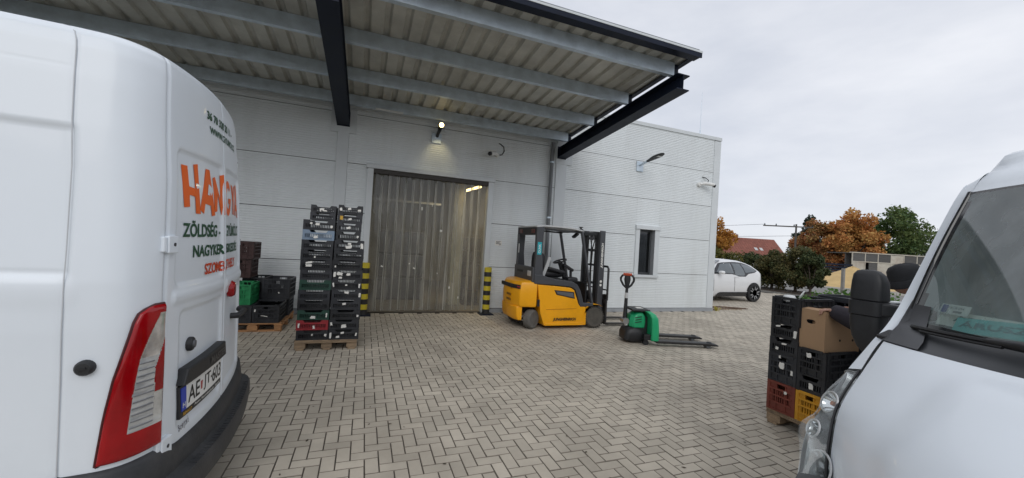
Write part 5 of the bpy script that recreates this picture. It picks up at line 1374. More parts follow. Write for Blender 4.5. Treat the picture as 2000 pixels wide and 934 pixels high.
# headlight
lensm = glass('headlight_lens', (.92, .95, .95), .93, .03, body=(.6, .63, .62), bodyamt=.10, ior=1.5)  # pale diffuse body stands in for stronger reflection on the lens
for sg in (1, -1):
    hl = empty('headlight', (0, 0, 0)); hl.parent = rvn
    def hp(t, w, off):
        """t 0 top .. 1 bottom, w 0 at hood joint .. 1 outer edge"""
        col0 = smooth_rows(['H1', 'H2', 'H3', 'H4'], sg*1.05, 20); col1 = smooth_rows(['H1', 'H2', 'H3', 'H4'], sg*2.0, 20)
        i = min(59, int(t*60)); f = t*60-i
        a = [x+(y-x)*f for x, y in zip(col0[i], col0[i+1])]; b = [x+(y-x)*f for x, y in zip(col1[i], col1[i+1])]
        lobes = .030*math.exp(-((t-.30)/.16)**2)*sin(pi*min(1, w*1.0))+.034*math.exp(-((t-.62)/.13)**2)*sstep(.2, .9, w)*1.0
        wave = lobes+.012*sin(pi*w)
        o = off+wave if off >= 0 else off
        p = [x+(y-x)*w for x, y in zip(a, b)]
        n = Vector((-.80, .48*sg, .36)); n.normalize()
        return (p[0]+n.x*o-RO[0], p[1]+n.y*o-RO[1], p[2]+n.z*o)
    T = lin(.06, 1, 40); Wd_ = lin(0, 1, 14)
    MB().loft([[hp(t, w, .004) for w in Wd_] for t in T], closed=False).build('headlight_lens', lensm, hl, smooth=70)
    MB().loft([[hp(t, w, -.095*sin(pi*min(1, max(0, w*.96+.02)))**.6*sstep(0, .15, t)) for w in Wd_] for t in T], closed=False).build('lamp_housing', mat('lamp_housing', (.42, .44, .44), .20, metal=.75, var=.25, scale=9), hl, smooth=50)
    for t, w, r, nm, m in ((.34, .42, .046, 'indicator_bowl', chrome), (.60, .66, .036, 'side_bowl', chrome), (.90, .45, .072, 'main_bowl', chrome)):
        c = Vector(hp(t, w, 0)); n = Vector((-.82, .45*sg, .35)).normalized(); c = c-n*.028; e1 = n.cross(Vector((0, 0, 1))).normalized(); e2 = n.cross(e1)
        rings = []
        for k in range(7):
            a = k/6; rad = r*sqrt(max(1-a, .01)); cc = c-n*(.045*a)+n*.002
            rings.append([tuple(cc+(e1*cos(x)+e2*sin(x))*rad) for x in [2*pi*j/24 for j in range(24)]])
        MB().loft(rings, cap0=False).build(nm, m, hl, smooth=60)
        ring = [tuple(c+n*.006+(e1*cos(x)+e2*sin(x))*r*1.03) for x in [2*pi*j/24 for j in range(25)]]
        MB().tube(ring, .0045, 6).build('bowl_ring', mat('pale_ring', (.62, .63, .63), .3, metal=.4), hl, smooth=50)
        if nm != 'side_bowl':
            MB().tube([tuple(c-n*.05), tuple(c-n*.005)], [.014, .010], 10).build('bulb', mat('bulb_amber', (.60, .22, .10), .2) if nm == 'indicator_bowl' else mat('bulb_cap', (.10, .11, .12), .25, metal=.7), hl, smooth=50)
    edge = [hp(t, 0, .003) for t in lin(.03, 1, 30)]
    MB().tube(edge, .006, 6).build('lens_seal', fbk, hl, smooth=50)
    edge = [hp(.06, w, .004) for w in lin(0, 1, 12)]
    MB().tube(edge, .004, 6).build('lens_seal', mat('seal_grey', (.2, .21, .21), .4), hl, smooth=50)
# far mirror: black two-piece housing on its arm
mi = empty('wing_mirror', (2.88-RO[0], 1.425-RO[1], 1.42)); mi.parent = rvn
def rbox(z, hx, hy, cx=0, cy=0, e=.45, n=28):
    return [(cx+hx*copysign(abs(cos(a))**e, cos(a)), cy+hy*copysign(abs(sin(a))**e, sin(a)), z) for a in [2*pi*k/n for k in range(n)]]
MB().loft([rbox(.235, .012, .028, 0, .012), rbox(.228, .030, .052, 0, .010), rbox(.205, .046, .070, 0, .006), rbox(.16, .056, .080), rbox(.10, .060, .083), rbox(.055, .061, .084), rbox(.052, .057, .079)]).build('mirror_housing', black_plastic, mi, smooth=50)
MB().loft([rbox(.050, .058, .081), rbox(.046, .067, .087), rbox(-.035, .067, .087), rbox(-.039, .060, .082)]).build('mirror_band', black_plastic, mi, smooth=50)
MB().loft([rbox(-.041, .059, .081), rbox(-.10, .060, .080), rbox(-.17, .055, .072, 0, -.004), rbox(-.23, .046, .056, 0, -.014), rbox(-.265, .03, .036, 0, -.022), rbox(-.28, .015, .016, 0, -.025)]).build('mirror_base', black_plastic, mi, smooth=50)
MB().loft([[(x, y, z) for x, y, z in rb] for rb in ([(-.05, -.08, .045), (.05, -.08, .045), (.05, -.08, -.03), (-.05, -.08, -.03)], [(.05, -.24, .03), (.16, -.24, .03), (.16, -.24, -.03), (.05, -.24, -.03)])]).build('mirror_arm', black_plastic, mi, bevel=.01)
mi2 = empty('wing_mirror', (2.88-RO[0], -1.0-RO[1], 1.42)); mi2.parent = rvn
MB().loft([rbox(.262, .015, .035), rbox(.235, .065, .085), rbox(.10, .084, .100), rbox(-.17, .078, .088), rbox(-.275, .02, .02)]).build('mirror_housing', black_plastic, mi2, smooth=50)
# ------------------------------------------------------------------ white electric hatchback at the corner
BO = (14.26, 11.63, 0)
car = empty('car', BO, 0, 'white compact hatchback parked behind the right corner of the warehouse', 'car')
cw = mat('car_white', (.74, .75, .76), .22, var=.02, coat=.8)
SEC = [(-3.30, .32, .60, .50, .62, .40), (-3.20, .24, .80, .70, .83, .5), (-2.95, .20, .93, .82, .98, .62), (-2.6, .19, .99, .87, 1.06, .70), (-2.30, .19, 1.02, .885, 1.10, .72), (-2.0, .19, 1.03, .888, 1.27, .68), (-1.70, .19, 1.035, .888, 1.44, .62), (-1.45, .19, 1.04, .888, 1.535, .60), (-1.0, .19, 1.03, .888, 1.575, .595), (-.5, .19, 1.03, .888, 1.545, .59), (-.1, .19, 1.10, .885, 1.475, .57), (.15, .20, 1.13, .875, 1.40, .56), (.38, .24, 1.12, .84, 1.27, .58), (.52, .32, 1.05, .78, 1.12, .60), (.60, .45, .9, .68, .95, .55)]
def csec(x):
    return [interp([(s[0], s[k]) for s in SEC], x) for k in range(1, 6)]
def cside(x, z, off=0):
    b, zb_, hw, zr, hr = csec(x)
    if z <= zb_: y = hw-.03*((z-.62)/.42)**2
    else:
        t = (z-zb_)/max(zr-zb_, .01); y = hw-.03+(hr-hw+.03)*t+.05*sin(pi*min(t, 1))
    return y+off
rings = []
for x in [q for q in lin(-3.30, .60, 44)]:
    b, zb_, hw, zr, hr = csec(x); half = []
    for z in (b, b+.10, .5*(b+zb_), zb_-.05): half.append((cside(x, max(z, b))*(.93 if z == b else 1), z))
    half.append((cside(x, zb_), zb_))
    for t in (.35, .7, .92): half.append((cside(x, zb_+(zr-zb_)*t), zb_+(zr-zb_)*t))
    half.append((hr*.82, zr+.012)); half.append((0.0, zr+.03))
    rings.append([(x, -y, z) for y, z in half]+[(x, y, z) for y, z in half[::-1][1:]])
MB().loft(rings).build('body', cw, car, smooth=40)
def cpatch(poly, m, name, off, sgn=-1):
    import mathutils
    xs0, xs1 = min(p[0] for p in poly), max(p[0] for p in poly)
    mb = MB(); nx = 14
    def span(x):
        zz = []
        for (a, b), (c, d) in zip(poly, poly[1:]+poly[:1]):
            if (a-x)*(c-x) <= 0 and a != c: zz.append(b+(d-b)*(x-a)/(c-a))
        return (min(zz), max(zz)) if zz else None
    cols = []
    for k in range(nx+1):
        x = xs0+1e-4+(xs1-xs0-2e-4)*k/nx; sp2 = span(x)
        if sp2: cols.append([(x, sgn*cside(x, sp2[0]+(sp2[1]-sp2[0])*t, off), sp2[0]+(sp2[1]-sp2[0])*t) for t in (0, .25, .5, .75, 1)])
    mb.loft(cols if sgn > 0 else cols[::-1], closed=False); return mb.build(name, m, car, smooth=50)
cblk = mat('car_black', (.012, .013, .016), .25, coat=.4); cgl = mat('car_side_glass', (.065, .085, .095), .05, spec=.9, coat=1.0, var=.15, scale=2)
for sg in (-1, 1):
    cpatch([(-2.22, 1.035), (-1.66, 1.455), (-.9, 1.51), (-.45, 1.49), (-.05, 1.40), (.22, 1.20), (.05, 1.135), (-.30, 1.08), (-.42, .965), (-.95, .965), (-1.03, 1.045)], cblk, 'window_band', .006, sg)
    cpatch([(-1.98, 1.09), (-1.63, 1.41), (-1.12, 1.455), (-1.07, 1.075)], cgl, 'side_window', .011, sg)
    cpatch([(-1.03, 1.04), (-1.06, 1.455), (-.62, 1.445), (-.50, 1.06), (-.55, 1.0), (-.95, 1.0)], cgl, 'side_window', .011, sg)
    cpatch([(-.46, 1.11), (-.56, 1.44), (-.15, 1.39), (.12, 1.20), (.02, 1.165)], cgl, 'quarter_window', .011, sg)
    cpatch([(-2.0, .20), (-1.85, .36), (-.35, .38), (-.35, .21)], cblk, 'sill', .008, sg)
    cpatch([(-1.02, .93), (-1.02, .965), (-.82, .965), (-.82, .93)], cw, 'door_handle', .02, sg)
    for xx in (-1.04, -2.1):
        mb = MB(); mb.tube([(xx, sg*cside(xx, z, .002), z) for z in lin(.40, .95, 6)], .005, 5); mb.build('door_gap', dark_gap, car)
    for xw in (0.0, -2.57):
        mb = MB(); n = 22
        ring = [[(xw+r*cos(a), sg*(.83 if r < .3 else cside(min(.59, max(-3.29, xw+r*cos(a))), max(.25, .35+r*sin(a)), .006)), .35+r*sin(a)) for a in [pi*k/n-.2+.4*k/n*0 for k in range(n+1)]] for r in (.345, .40)]
        mb.loft(ring, closed=False); mb.build('wheel_arch', cblk, car)
        mb = MB(); mb.lathe([(.0, 0), (.375, 0), (.375, .004)], (xw, sg*.86, .35), 'y', 28); mb.build('wheel_well', cblk, car)
        w = empty('wheel', (xw, sg*.845, .35), 0); w.parent = car
        MB().lathe([(.25, -.078), (.335, -.078), (.35, -.06), (.35, .06), (.335, .078), (.25, .078)], (0, 0, 0), 'y', 30).build('tyre', rubber, w, smooth=35)
        MB().lathe([(.25, -.06), (.24, -.02), (.0, -.02), (.0, .02), (.24, .02), (.25, .06)], (0, 0, 0), 'y', 24).build('rim_back', cblk, w, smooth=35)
        mb = MB()
        for k in range(5):
            for da in (-.17, .17):
                a = 2*pi*k/5+da; mb.bar((.05*cos(a), sg*.055, .05*sin(a)), (.24*cos(a+da*.5), sg*.07, .24*sin(a+da*.5)), .03, .035, (0, 1, 0))
        mb.lathe([(.25, -.012), (.262, 0), (.25, .012), (.235, 0)], (0, sg*.066, 0), 'y', 28); mb.lathe([(.0, -.01), (.06, -.01), (.06, .01), (.0, .01)], (0, sg*.06, 0), 'y', 14); mb.build('rim_spokes', mat('rim_silver', (.5, .51, .52), .35, metal=.3), w, smooth=30)
    mb = MB(); blob(mb, (-1.86, sg*1.0, 1.10), .10, .10, .065, .7); mb.build('wing_mirror', cw, car, smooth=60)
    mb = MB(); mb.bar((-1.84, sg*.86, 1.05), (-1.84, sg*.96, 1.07), .06, .03); mb.build('mirror_foot', cblk, car)
mb = MB(); mb.loft([[(x, y*k, z) for y in lin(-1, 1, 8)] for x, z, k in ((-2.28, 1.115, .70), (-2.0, 1.30, .66), (-1.7, 1.475, .60), (-1.5, 1.555, .57))], closed=False); mb.build('windscreen', cgl, car, smooth=60)
mb = MB(); mb.loft([[(x+.012, y*k, z) for y in lin(-1, 1, 8)] for x, z, k in ((.20, 1.40, .52), (.40, 1.28, .58), (.545, 1.10, .66), (.62, .88, .64), (.625, .62, .62))], closed=False); mb.build('tailgate', cblk, car, smooth=60)
# ------------------------------------------------------------------ person leaning over the crates behind the mirror
skin = mat('skin', (.42, .235, .17), .55, var=.08, scale=12)
jackm = mat('jacket_dark_plum', (.030, .026, .034), .85, var=.2, scale=14, bump=.3)
trs = mat('dark_trousers', (.025, .027, .033), .85, var=.2, scale=10)
capm = mat('dark_cap', (.016, .017, .020), .8, var=.2, scale=14, bump=.2)
hairm = mat('dark_hair', (.03, .022, .018), .8, var=.3, scale=20)
PO = (4.50, 1.72, 0)
def skinned(name, pts, edges, m, parent, sub=2):
    me = bpy.data.meshes.new(name); me.from_pydata([p[:3] for p in pts], edges, [])
    o = bpy.data.objects.new(name, me); COL.objects.link(o)
    sk = o.modifiers.new('skin', 'SKIN'); sk.use_smooth_shade = True
    sv = me.skin_vertices[0].data if me.skin_vertices else None
    if sv is None:
        bm_ = __import__('bmesh').new(); bm_.from_mesh(me); bm_.verts.layers.skin.verify(); bm_.to_mesh(me); bm_.free(); sv = me.skin_vertices[0].data
    for i, p in enumerate(pts):
        r = p[3]; sv[i].radius = r if isinstance(r, tuple) else (r, r); sv[i].use_root = (i == 0)
    ss = o.modifiers.new('sub', 'SUBSURF'); ss.levels = sub; ss.render_levels = sub
    dg = bpy.context.evaluated_depsgraph_get(); me2 = bpy.data.meshes.new_from_object(o.evaluated_get(dg))
    bpy.data.objects.remove(o); bpy.data.meshes.remove(me)
    me2.name = name; me2.materials.clear(); me2.materials.append(m); me2.polygons.foreach_set('use_smooth', [True]*len(me2.polygons))
    return put(me2, name, parent)
# facing the carton: towards -x and +y;  local coordinates relative to PO
fx, fy_ = -.55, .83
HC = Vector((-.155, .185, 1.575))         # head centre
hand = Vector((-.405, .585, 1.245)); elb = Vector((-.20, .33, 1.10)); sh = Vector((-.20, -.02, 1.36))
hand2 = Vector((.02, .66, 1.25)); elb2 = Vector((.17, .36, 1.16)); sh2 = Vector((.16, .17, 1.37))
P = [(0, 0, .95, (.13, .16)), (-.01, .03, 1.12, (.12, .15)), (-.03, .07, 1.30, (.12, .17)), (-.07, .11, 1.42, .075), (-.12, .155, 1.50, .055), (-.15, .18, 1.56, (.078, .09)), (-.15, .178, 1.65, (.07, .082)),
     (*sh, .062), (*elb, .046), (*(elb.lerp(hand, .85)), .030), (*sh2, .062), (*elb2, .046), (*(elb2.lerp(hand2, .85)), .030),
     (-.07, -.06, .88, .095), (-.06, -.05, .48, .06), (-.05, -.08, .09, .042), (-.12, .0, .035, .035), (.08, .06, .88, .095), (.10, .08, .48, .06), (.11, .05, .09, .042), (.04, .13, .035, .035)]
E_ = [(0, 1), (1, 2), (2, 3), (3, 4), (4, 5), (5, 6), (2, 7), (7, 8), (8, 9), (2, 10), (10, 11), (11, 12), (0, 13), (13, 14), (14, 15), (15, 16), (0, 17), (17, 18), (18, 19), (19, 20)]
def handpts(P, E_, wi, h, fwd, down, side):
    """palm and five bent fingers continuing from wrist vertex wi"""
    palm = h; P.append((*palm, (.034, .016))); ip = len(P)-1; E_.append((wi, ip))
    for k, (off, ln_) in enumerate(((-.030, .068), (-.010, .078), (.011, .073), (.031, .058))):
        a = palm+side*off+fwd*.045; b = a+fwd*ln_*.55+down*.012; c = b+fwd*.010+down*ln_*.6
        i = len(P); P.extend([(*a, .0095), (*b, .0085), (*c, .0075)]); E_.extend([(ip, i), (i, i+1), (i+1, i+2)])
    a = palm-side*.038+fwd*.005+down*.012; b = a-side*.012+fwd*.035+down*.018; i = len(P); P.extend([(*a, .011), (*b, .009)]); E_.extend([(ip, i), (i, i+1)])
dv = (hand-elb).normalized(); handpts(P, E_, 9, hand, Vector((dv.x, dv.y, .0)).normalized(), Vector((0, 0, -1)), Vector((-dv.y, dv.x, 0)).normalized())
dv = (hand2-elb2).normalized(); handpts(P, E_, 12, hand2, Vector((dv.x, dv.y, .0)).normalized(), Vector((0, 0, -1)), Vector((-dv.y, dv.x, 0)).normalized())
pe = empty('person', PO, 0, 'person in dark jacket and black cap reaching over the crates behind the mirror', 'person')
skinned('body', P, E_, skin, pe)
wr, wr2 = elb.lerp(hand, 1.06), elb2.lerp(hand2, .85)
J = [(0, 0, .93, (.165, .20)), (-.01, .03, 1.12, (.155, .195)), (-.03, .065, 1.30, (.15, .20)), (-.07, .10, 1.42, (.10, .11)), (-.10, .135, 1.465, (.075, .08)),
     (*sh, .10), (*sh.lerp(elb, .5), .098), (*elb, .108), (*elb.lerp(wr, .55), .094), (*wr, .066), (*sh2, .09), (*elb2, .075), (*wr2, .048)]
skinned('jacket', J, [(0, 1), (1, 2), (2, 3), (3, 4), (2, 5), (5, 6), (6, 7), (7, 8), (8, 9), (2, 10), (10, 11), (11, 12)], jackm, pe)
skinned('trousers', [(0, 0, .96, (.15, .18)), (-.07, -.06, .86, .11), (-.06, -.05, .48, .08), (-.05, -.08, .12, .075), (.08, .06, .86, .11), (.10, .08, .48, .08), (.11, .05, .12, .075)], [(0, 1), (1, 2), (2, 3), (0, 4), (4, 5), (5, 6)], trs, pe)
for (x, y) in ((-.09, -.03), (.07, .10)):
    mb = MB(); blob(mb, (x, y, .05), .075, .12, .05, .7); mb.build('shoe', black_plastic, pe, smooth=60)
# head details on the skinned head: face plane looks along (fx, fy_)
fw_ = Vector((fx, fy_, -.25)).normalized(); rt = Vector((fw_.y, -fw_.x, 0)).normalized(); up_ = rt.cross(fw_)
def hd(a, b, c): return tuple(HC+rt*a+up_*b+fw_*c)
hp_ = MB(); rings = []
for i in range(13):
    ph = -pi/2+pi*i/12; r = max(cos(ph), .01)**.8; b = sin(ph)
    rings.append([hd(.078*r*cos(a)*(1-.12*(b < 0)*-b), .118*b, (.098*r*sin(a))*(1+.06*(sin(a) > 0)*(b < .1))) for a in [2*pi*k/24 for k in range(24)]])
hp_.loft(rings); hp_.build('face', skin, pe, smooth=80)
nz_ = MB(); nz_.loft([[hd(-.008, .03, .095), hd(.008, .03, .095), hd(.0, .03, .10)], [hd(-.016, -.018, .098), hd(.016, -.018, .098), hd(0, -.015, .125)], [hd(-.012, -.026, .095), hd(.012, -.026, .095), hd(0, -.027, .112)]]); nz_.build('nose', skin, pe, smooth=60)
for sg in (-1, 1):
    mb = MB(); c = hd(sg*.032, .018, .088); mb.lathe([(.0, -.009), (.009, -.005), (.011, 0), (.009, .005), (.0, .009)], c, 'z', 10); mb.build('eye', mat('eye_white', (.6, .58, .55), .2), pe, smooth=60)
    mb = MB(); mb.tube([hd(sg*.018, .038, .096), hd(sg*.048, .036, .083)], .005, 6); mb.build('eyebrow', hairm, pe)
    mb = MB(); blob(mb, hd(sg*.074, -.045, .0), .012, .020, .030, .9); mb.build('ear', skin, pe, smooth=60)
mb = MB(); mb.tube([hd(-.024, -.052, .090), hd(0, -.054, .100), hd(.024, -.052, .090)], .005, 6); mb.build('mouth', mat('lip', (.30, .12, .10), .5), pe)
mb = MB(); rings = []
for b, sc_ in ((-.055, 1.08), (-.03, 1.12), (.0, 1.14), (.045, 1.16), (.09, 1.12), (.12, .94), (.138, .55), (.143, .05)):
    rings.append([hd(.082*sc_*cos(a), b+.012*sin(3*a)*.3, .100*sc_*sin(a)-.006) for a in [2*pi*k/28 for k in range(28)]])
mb.loft(rings, cap0=False); mb.build('cap', capm, pe, smooth=60)
mb = MB(); rings = []
for b, sc_ in ((-.062, 1.06), (-.060, 1.17), (-.005, 1.20), (.002, 1.12)):
    rings.append([hd(.084*sc_*cos(a), b+.006*sin(2*a), .102*sc_*sin(a)-.006) for a in [2*pi*k/28 for k in range(28)]])
mb.loft(rings, cap0=False, cap1=False); mb.build('cap_band', capm, pe, smooth=60)

# ------------------------------------------------------------------ trees and bushes
bark = mat('bark', (.075, .058, .045), .95, var=.4, scale=6, bump=.5, stretch=(3, 3, .6))
def leafmat(name, a, b, sc=.5):
    """leaf colours of one plant, varied leaf by leaf and branch by branch"""
    M = bpy.data.materials.new(name); M.use_nodes = True; t = M.node_tree; ln = t.links.new; p = t.nodes['Principled BSDF']; p.inputs['Roughness'].default_value = .6
    p.inputs['Specular IOR Level'].default_value = .25
    g = t.nodes.new('ShaderNodeNewGeometry'); tcn = t.nodes.new('ShaderNodeTexCoord'); nz = t.nodes.new('ShaderNodeTexNoise'); nz.inputs['Scale'].default_value = sc; nz.inputs['Detail'].default_value = 2
    ln(tcn.outputs['Object'], nz.inputs['Vector'])
    ad = t.nodes.new('ShaderNodeMath'); ad.operation = 'MULTIPLY_ADD'; ln(g.outputs['Random Per Island'], ad.inputs[0]); ad.inputs[1].default_value = .42; ln(nz.outputs['Fac'], ad.inputs[2])
    mr = t.nodes.new('ShaderNodeMapRange'); mr.inputs[1].default_value = .42; mr.inputs[2].default_value = 1.0; ln(ad.outputs[0], mr.inputs[0])
    mx_ = t.nodes.new('ShaderNodeMixRGB'); mx_.inputs[1].default_value = (*a, 1); mx_.inputs[2].default_value = (*b, 1); ln(mr.outputs[0], mx_.inputs[0]); ln(mx_.outputs[0], p.inputs['Base Color'])
    tr = t.nodes.new('ShaderNodeBsdfTranslucent'); ln(mx_.outputs[0], tr.inputs[0]); ms = t.nodes.new('ShaderNodeMixShader'); ms.inputs[0].default_value = .25
    o = t.nodes['Material Output']; ln(p.outputs[0], ms.inputs[1]); ln(tr.outputs[0], ms.inputs[2]); ln(ms.outputs[0], o.inputs[0])
    return M
def leaf(mb, c, s, rr, droop=.3):
    d = Vector((rr.gauss(0, 1), rr.gauss(0, 1), rr.gauss(-droop, .7))).normalized(); e = d.cross(Vector((rr.gauss(0, 1), rr.gauss(0, 1), rr.gauss(0, 1)))).normalized()
    mb.add([tuple(c-d*s*.5), tuple(c+e*s*.34), tuple(c+d*s*.5), tuple(c-e*s*.34)], [(0, 1, 2, 3)])
def tree(name, cat, label, x, y, rx, rz, zc, nleaf, ls, m, seed, group, trunk=.18, z0=0, clusters=46, shape=1.0, base=-.05):
    rr = random.Random(seed)
    t = empty(name, (x, y, base), 0, label, cat, group)
    tk = MB(); fork = Vector((0, 0, max(.3, (zc-rz)*.9)))
    tk.tube([(0, 0, -.1), (trunk*.1, 0, fork.z*.5), tuple(fork)], [trunk*1.25, trunk, trunk*.8], 9)
    cl = []
    while len(cl) < clusters:
        v = Vector((rr.uniform(-1, 1), rr.uniform(-1, 1), rr.uniform(-1, 1)))
        q = v.length
        if q > 1 or q < .30: continue
        k = (1-.38*max(0, v.z)**1.6*shape) if v.z > 0 else (1-.25*v.z*v.z)
        c = Vector((v.x*rx*k*rr.uniform(.85, 1.08), v.y*rx*k, zc+v.z*rz)); r = rx*rr.uniform(.17, .33); cl.append((c, r))
    for c, r in cl[:14]:
        mid = fork.lerp(c, .5)+Vector((rr.uniform(-.1, .1)*rx, rr.uniform(-.1, .1)*rx, .06*rz)); tk.tube([tuple(fork-Vector((0, 0, .1))), tuple(mid), tuple(c)], [trunk*.5, trunk*.28, trunk*.10], 6)
    tk.build('trunk', bark, t, smooth=60)
    lf = MB(); w = [r*r for c, r in cl]; tot = sum(w)
    for (c, r), ww in zip(cl, w):
        for i in range(int(nleaf*ww/tot)):
            v = Vector((rr.gauss(0, 1), rr.gauss(0, 1), rr.gauss(0, .75))).normalized()*r*(rr.random()**.45)
            leaf(lf, c+v, ls*rr.uniform(.65, 1.3), rr)
    lf.build('crown', m, t)
    return t
L_or = leafmat('orange_leaves', (.50, .19, .065), (.54, .34, .11), .35)
L_rd = leafmat('russet_leaves', (.44, .15, .07), (.28, .22, .08), .30)
L_yl = leafmat('amber_leaves', (.52, .27, .05), (.38, .16, .04), .4)
L_gr = leafmat('green_leaves', (.060, .115, .042), (.15, .19, .06), .3)
L_mix = leafmat('turning_leaves', (.06, .12, .035), (.33, .18, .035), .22)
L_dk = leafmat('dark_leaves', (.045, .07, .03), (.10, .105, .04), .8)
L_bush = leafmat('bush_leaves', (.055, .075, .03), (.17, .13, .05), .7)
L_con = leafmat('needle_leaves', (.035, .06, .045), (.06, .08, .05), 1)
TG = 'trees beyond the yard'
tree('maple_tree', 'tree', 'amber leaved tree peeking out just right of the warehouse corner', 51.1, 46.9, 3.9, 3.2, 4.8, 6840, 0.409, L_yl, 21, TG, .3)
tree('maple_tree', 'tree', 'russet red tree left of the big orange tree, in front of a dark conifer', 66.0, 39.4, 3.2, 3.6, 4.5, 9880, 0.368, L_rd, 22, TG, .32, clusters=60)
tree('maple_tree', 'tree', 'tallest tree with orange leaves between the russet and the green tree', 66.9, 35.3, 3.5, 4.5, 5.2, 12350, 0.368, L_or, 23, TG, .35, clusters=64)
tree('maple_tree', 'tree', 'broad mostly green tree at the right beside the windscreen pillar', 74.4, 34.0, 5.0, 4.6, 5.6, 15580, 0.368, L_gr, 24, TG, .35, clusters=80)
tree('maple_tree', 'tree', 'half turned green and orange tree low between the orange and green ones', 70.5, 36.4, 2.6, 2.6, 3.9, 6080, 0.368, L_mix, 27, TG, .3)
tree('conifer_tree', 'tree', 'dark conifer top showing above the russet tree', 78.5, 48.7, 2.4, 4.6, 5.4, 3000, 0.540, L_con, 25, TG, .3, shape=1.6)
tree('maple_tree', 'tree', 'low russet tree left of the rusty shed behind the sand heap', 66.7, 37.3, 3.0, 2.2, 2.8, 5320, 0.348, L_rd, 28, TG, .26)
tree('conifer_tree', 'tree', 'small dark conifer beside the red roofed house gable end', 89.5, 58.9, 1.28, 2.70, 3.55, 500, 0.497, L_con, 29, TG, .12, shape=1.6)
BG = 'bushes in the bed at the yard edge'
tree('bush', 'bush', 'dark round bush at the left of the bed behind the white hatchback', 20.9, 15.75, 1.0, .82, 1.05, 7600, .105, L_dk, 31, BG, .06, clusters=36, base=.1)
tree('bush', 'bush', 'dense dark bush second from the left in the bed', 20.7, 14.6, 1.05, .95, 1.10, 9000, .105, L_bush, 32, BG, .07, clusters=40, base=.1)
tree('bush', 'bush', 'tall bush with browning top in the middle of the bed', 20.9, 13.5, 1.08, 1.12, 1.25, 10500, .105, L_bush, 33, BG, .07, clusters=44, base=.1)
tree('bush', 'bush', 'dark bush at the right end of the bed with a bare foot', 20.6, 12.6, .74, .98, 1.08, 7000, .10, L_dk, 34, BG, .06, clusters=34, base=.1)
tree('bush', 'bush', 'yellow green low hedge bush behind the hatchback roof', 24.0, 20.6, 1.7, .95, 1.25, 2800, .16, leafmat('hedge_leaves', (.06, .075, .018), (.15, .13, .025), .8), 35, BG, .06, clusters=30)
tree('bush', 'bush', 'yellow green hedge bush right behind the warehouse corner', 25.5, 23.2, 1.6, 1.0, 1.3, 2400, .16, bpy.data.materials['hedge_leaves'], 36, BG, .06, clusters=30)
L_net = leafmat('nettle_leaves', (.04, .12, .02), (.12, .22, .04), 2)
def weed(name, label, x, y, r, h, n, m, seed, ls=.09):
    rr = random.Random(seed); t = empty(name, (x, y, 0), 0, label, 'plant'); st, lf = MB(), MB()
    for k in range(n):
        a = rr.uniform(0, 2*pi); q = r*sqrt(rr.random()); bx_, by_ = q*cos(a), q*sin(a); hh = h*rr.uniform(.5, 1); tip = Vector((bx_+rr.uniform(-.15, .15), by_+rr.uniform(-.15, .15), hh))
        st.tube([(bx_, by_, -.05), tuple(tip)], [.008, .004], 4)
        for i in range(9):
            c = Vector((bx_, by_, 0)).lerp(tip, (i+1)/9); dirv = Vector((rr.uniform(-1, 1), rr.uniform(-1, 1), rr.uniform(-.2, .4))).normalized(); leaf(lf, c+dirv*ls*.6, ls*rr.uniform(.8, 1.4), rr)
    st.build('stem', m, t); lf.build('leaves', m, t); return t
weed('nettle_plant', 'bright green nettle clump behind the crates by the sand heap post', 18.4, 10.2, .9, .62, 26, L_net, 41, .16)
weed('nettle_plant', 'green nettle clump half hidden behind the wing mirror', 18.6, 9.1, .7, .75, 18, L_net, 42, .16)
weed('weed_plant', 'small yellow flowering weed at the foot of the warehouse corner', 10.28, 8.95, .08, .14, 9, mat('weed_yellow', (.42, .36, .04), .7, var=.3), 43, .035)
dl = MB(); rr = random.Random(9)
for i in range(240):
    a, b = rr.uniform(19.9, 22.0), rr.uniform(9, 17.4); leaf(dl, Vector((a, b, .16-.12*abs((a-21.1)/1.2))), .10, rr)
tag(dl.build('fallen_leaves', leafmat('fallen_leaves', (.10, .045, .02), (.05, .035, .02), 2)), 'fallen brown leaves scattered on the bed soil', kind='stuff')
# thin rods lying by the corner
rdm = mat('rusty_rod', (.12, .075, .05), .8, var=.3)
for k, (a, b) in enumerate((((10.15, 9.75, .02), (11.95, 9.25, .02)), ((10.2, 9.10, .02), (11.9, 9.15, .02)), ((10.3, 9.45, .03), (11.5, 9.05, .045)))):
    o = MB().tube([a, tuple((Vector(a)+Vector(b))/2+Vector((0, .05, .01))), b], .012, 6).build('rod', rdm, None, smooth=60)
    tag(o, ['long thin rusty rod lying farthest from the wall by the warehouse corner', 'thin rusty rod lying along the paving edge at the warehouse corner', 'thin rusty rod crossing the other two rods by the corner'][k], 'rod', 'rods on the ground by the corner')
gs = MB(); rr = random.Random(4)
for i in range(420):
    x, y, s = rr.uniform(10.12, 11.6), rr.uniform(9.0, 9.75), rr.uniform(.012, .03)
    gs.add([(x-s, y-s*.7, 0), (x+s, y-s*.5, 0), (x+s*.6, y+s, 0), (x-s*.7, y+s*.8, 0), (x, y, s*.8)], [(0, 1, 4), (1, 2, 4), (2, 3, 4), (3, 0, 4)])
tag(gs.build('gravel', mat('gravel_stone', (.36, .29, .21), .9, var=.3, scale=20, island=.3)), 'loose tan gravel at the foot of the warehouse corner', kind='stuff')

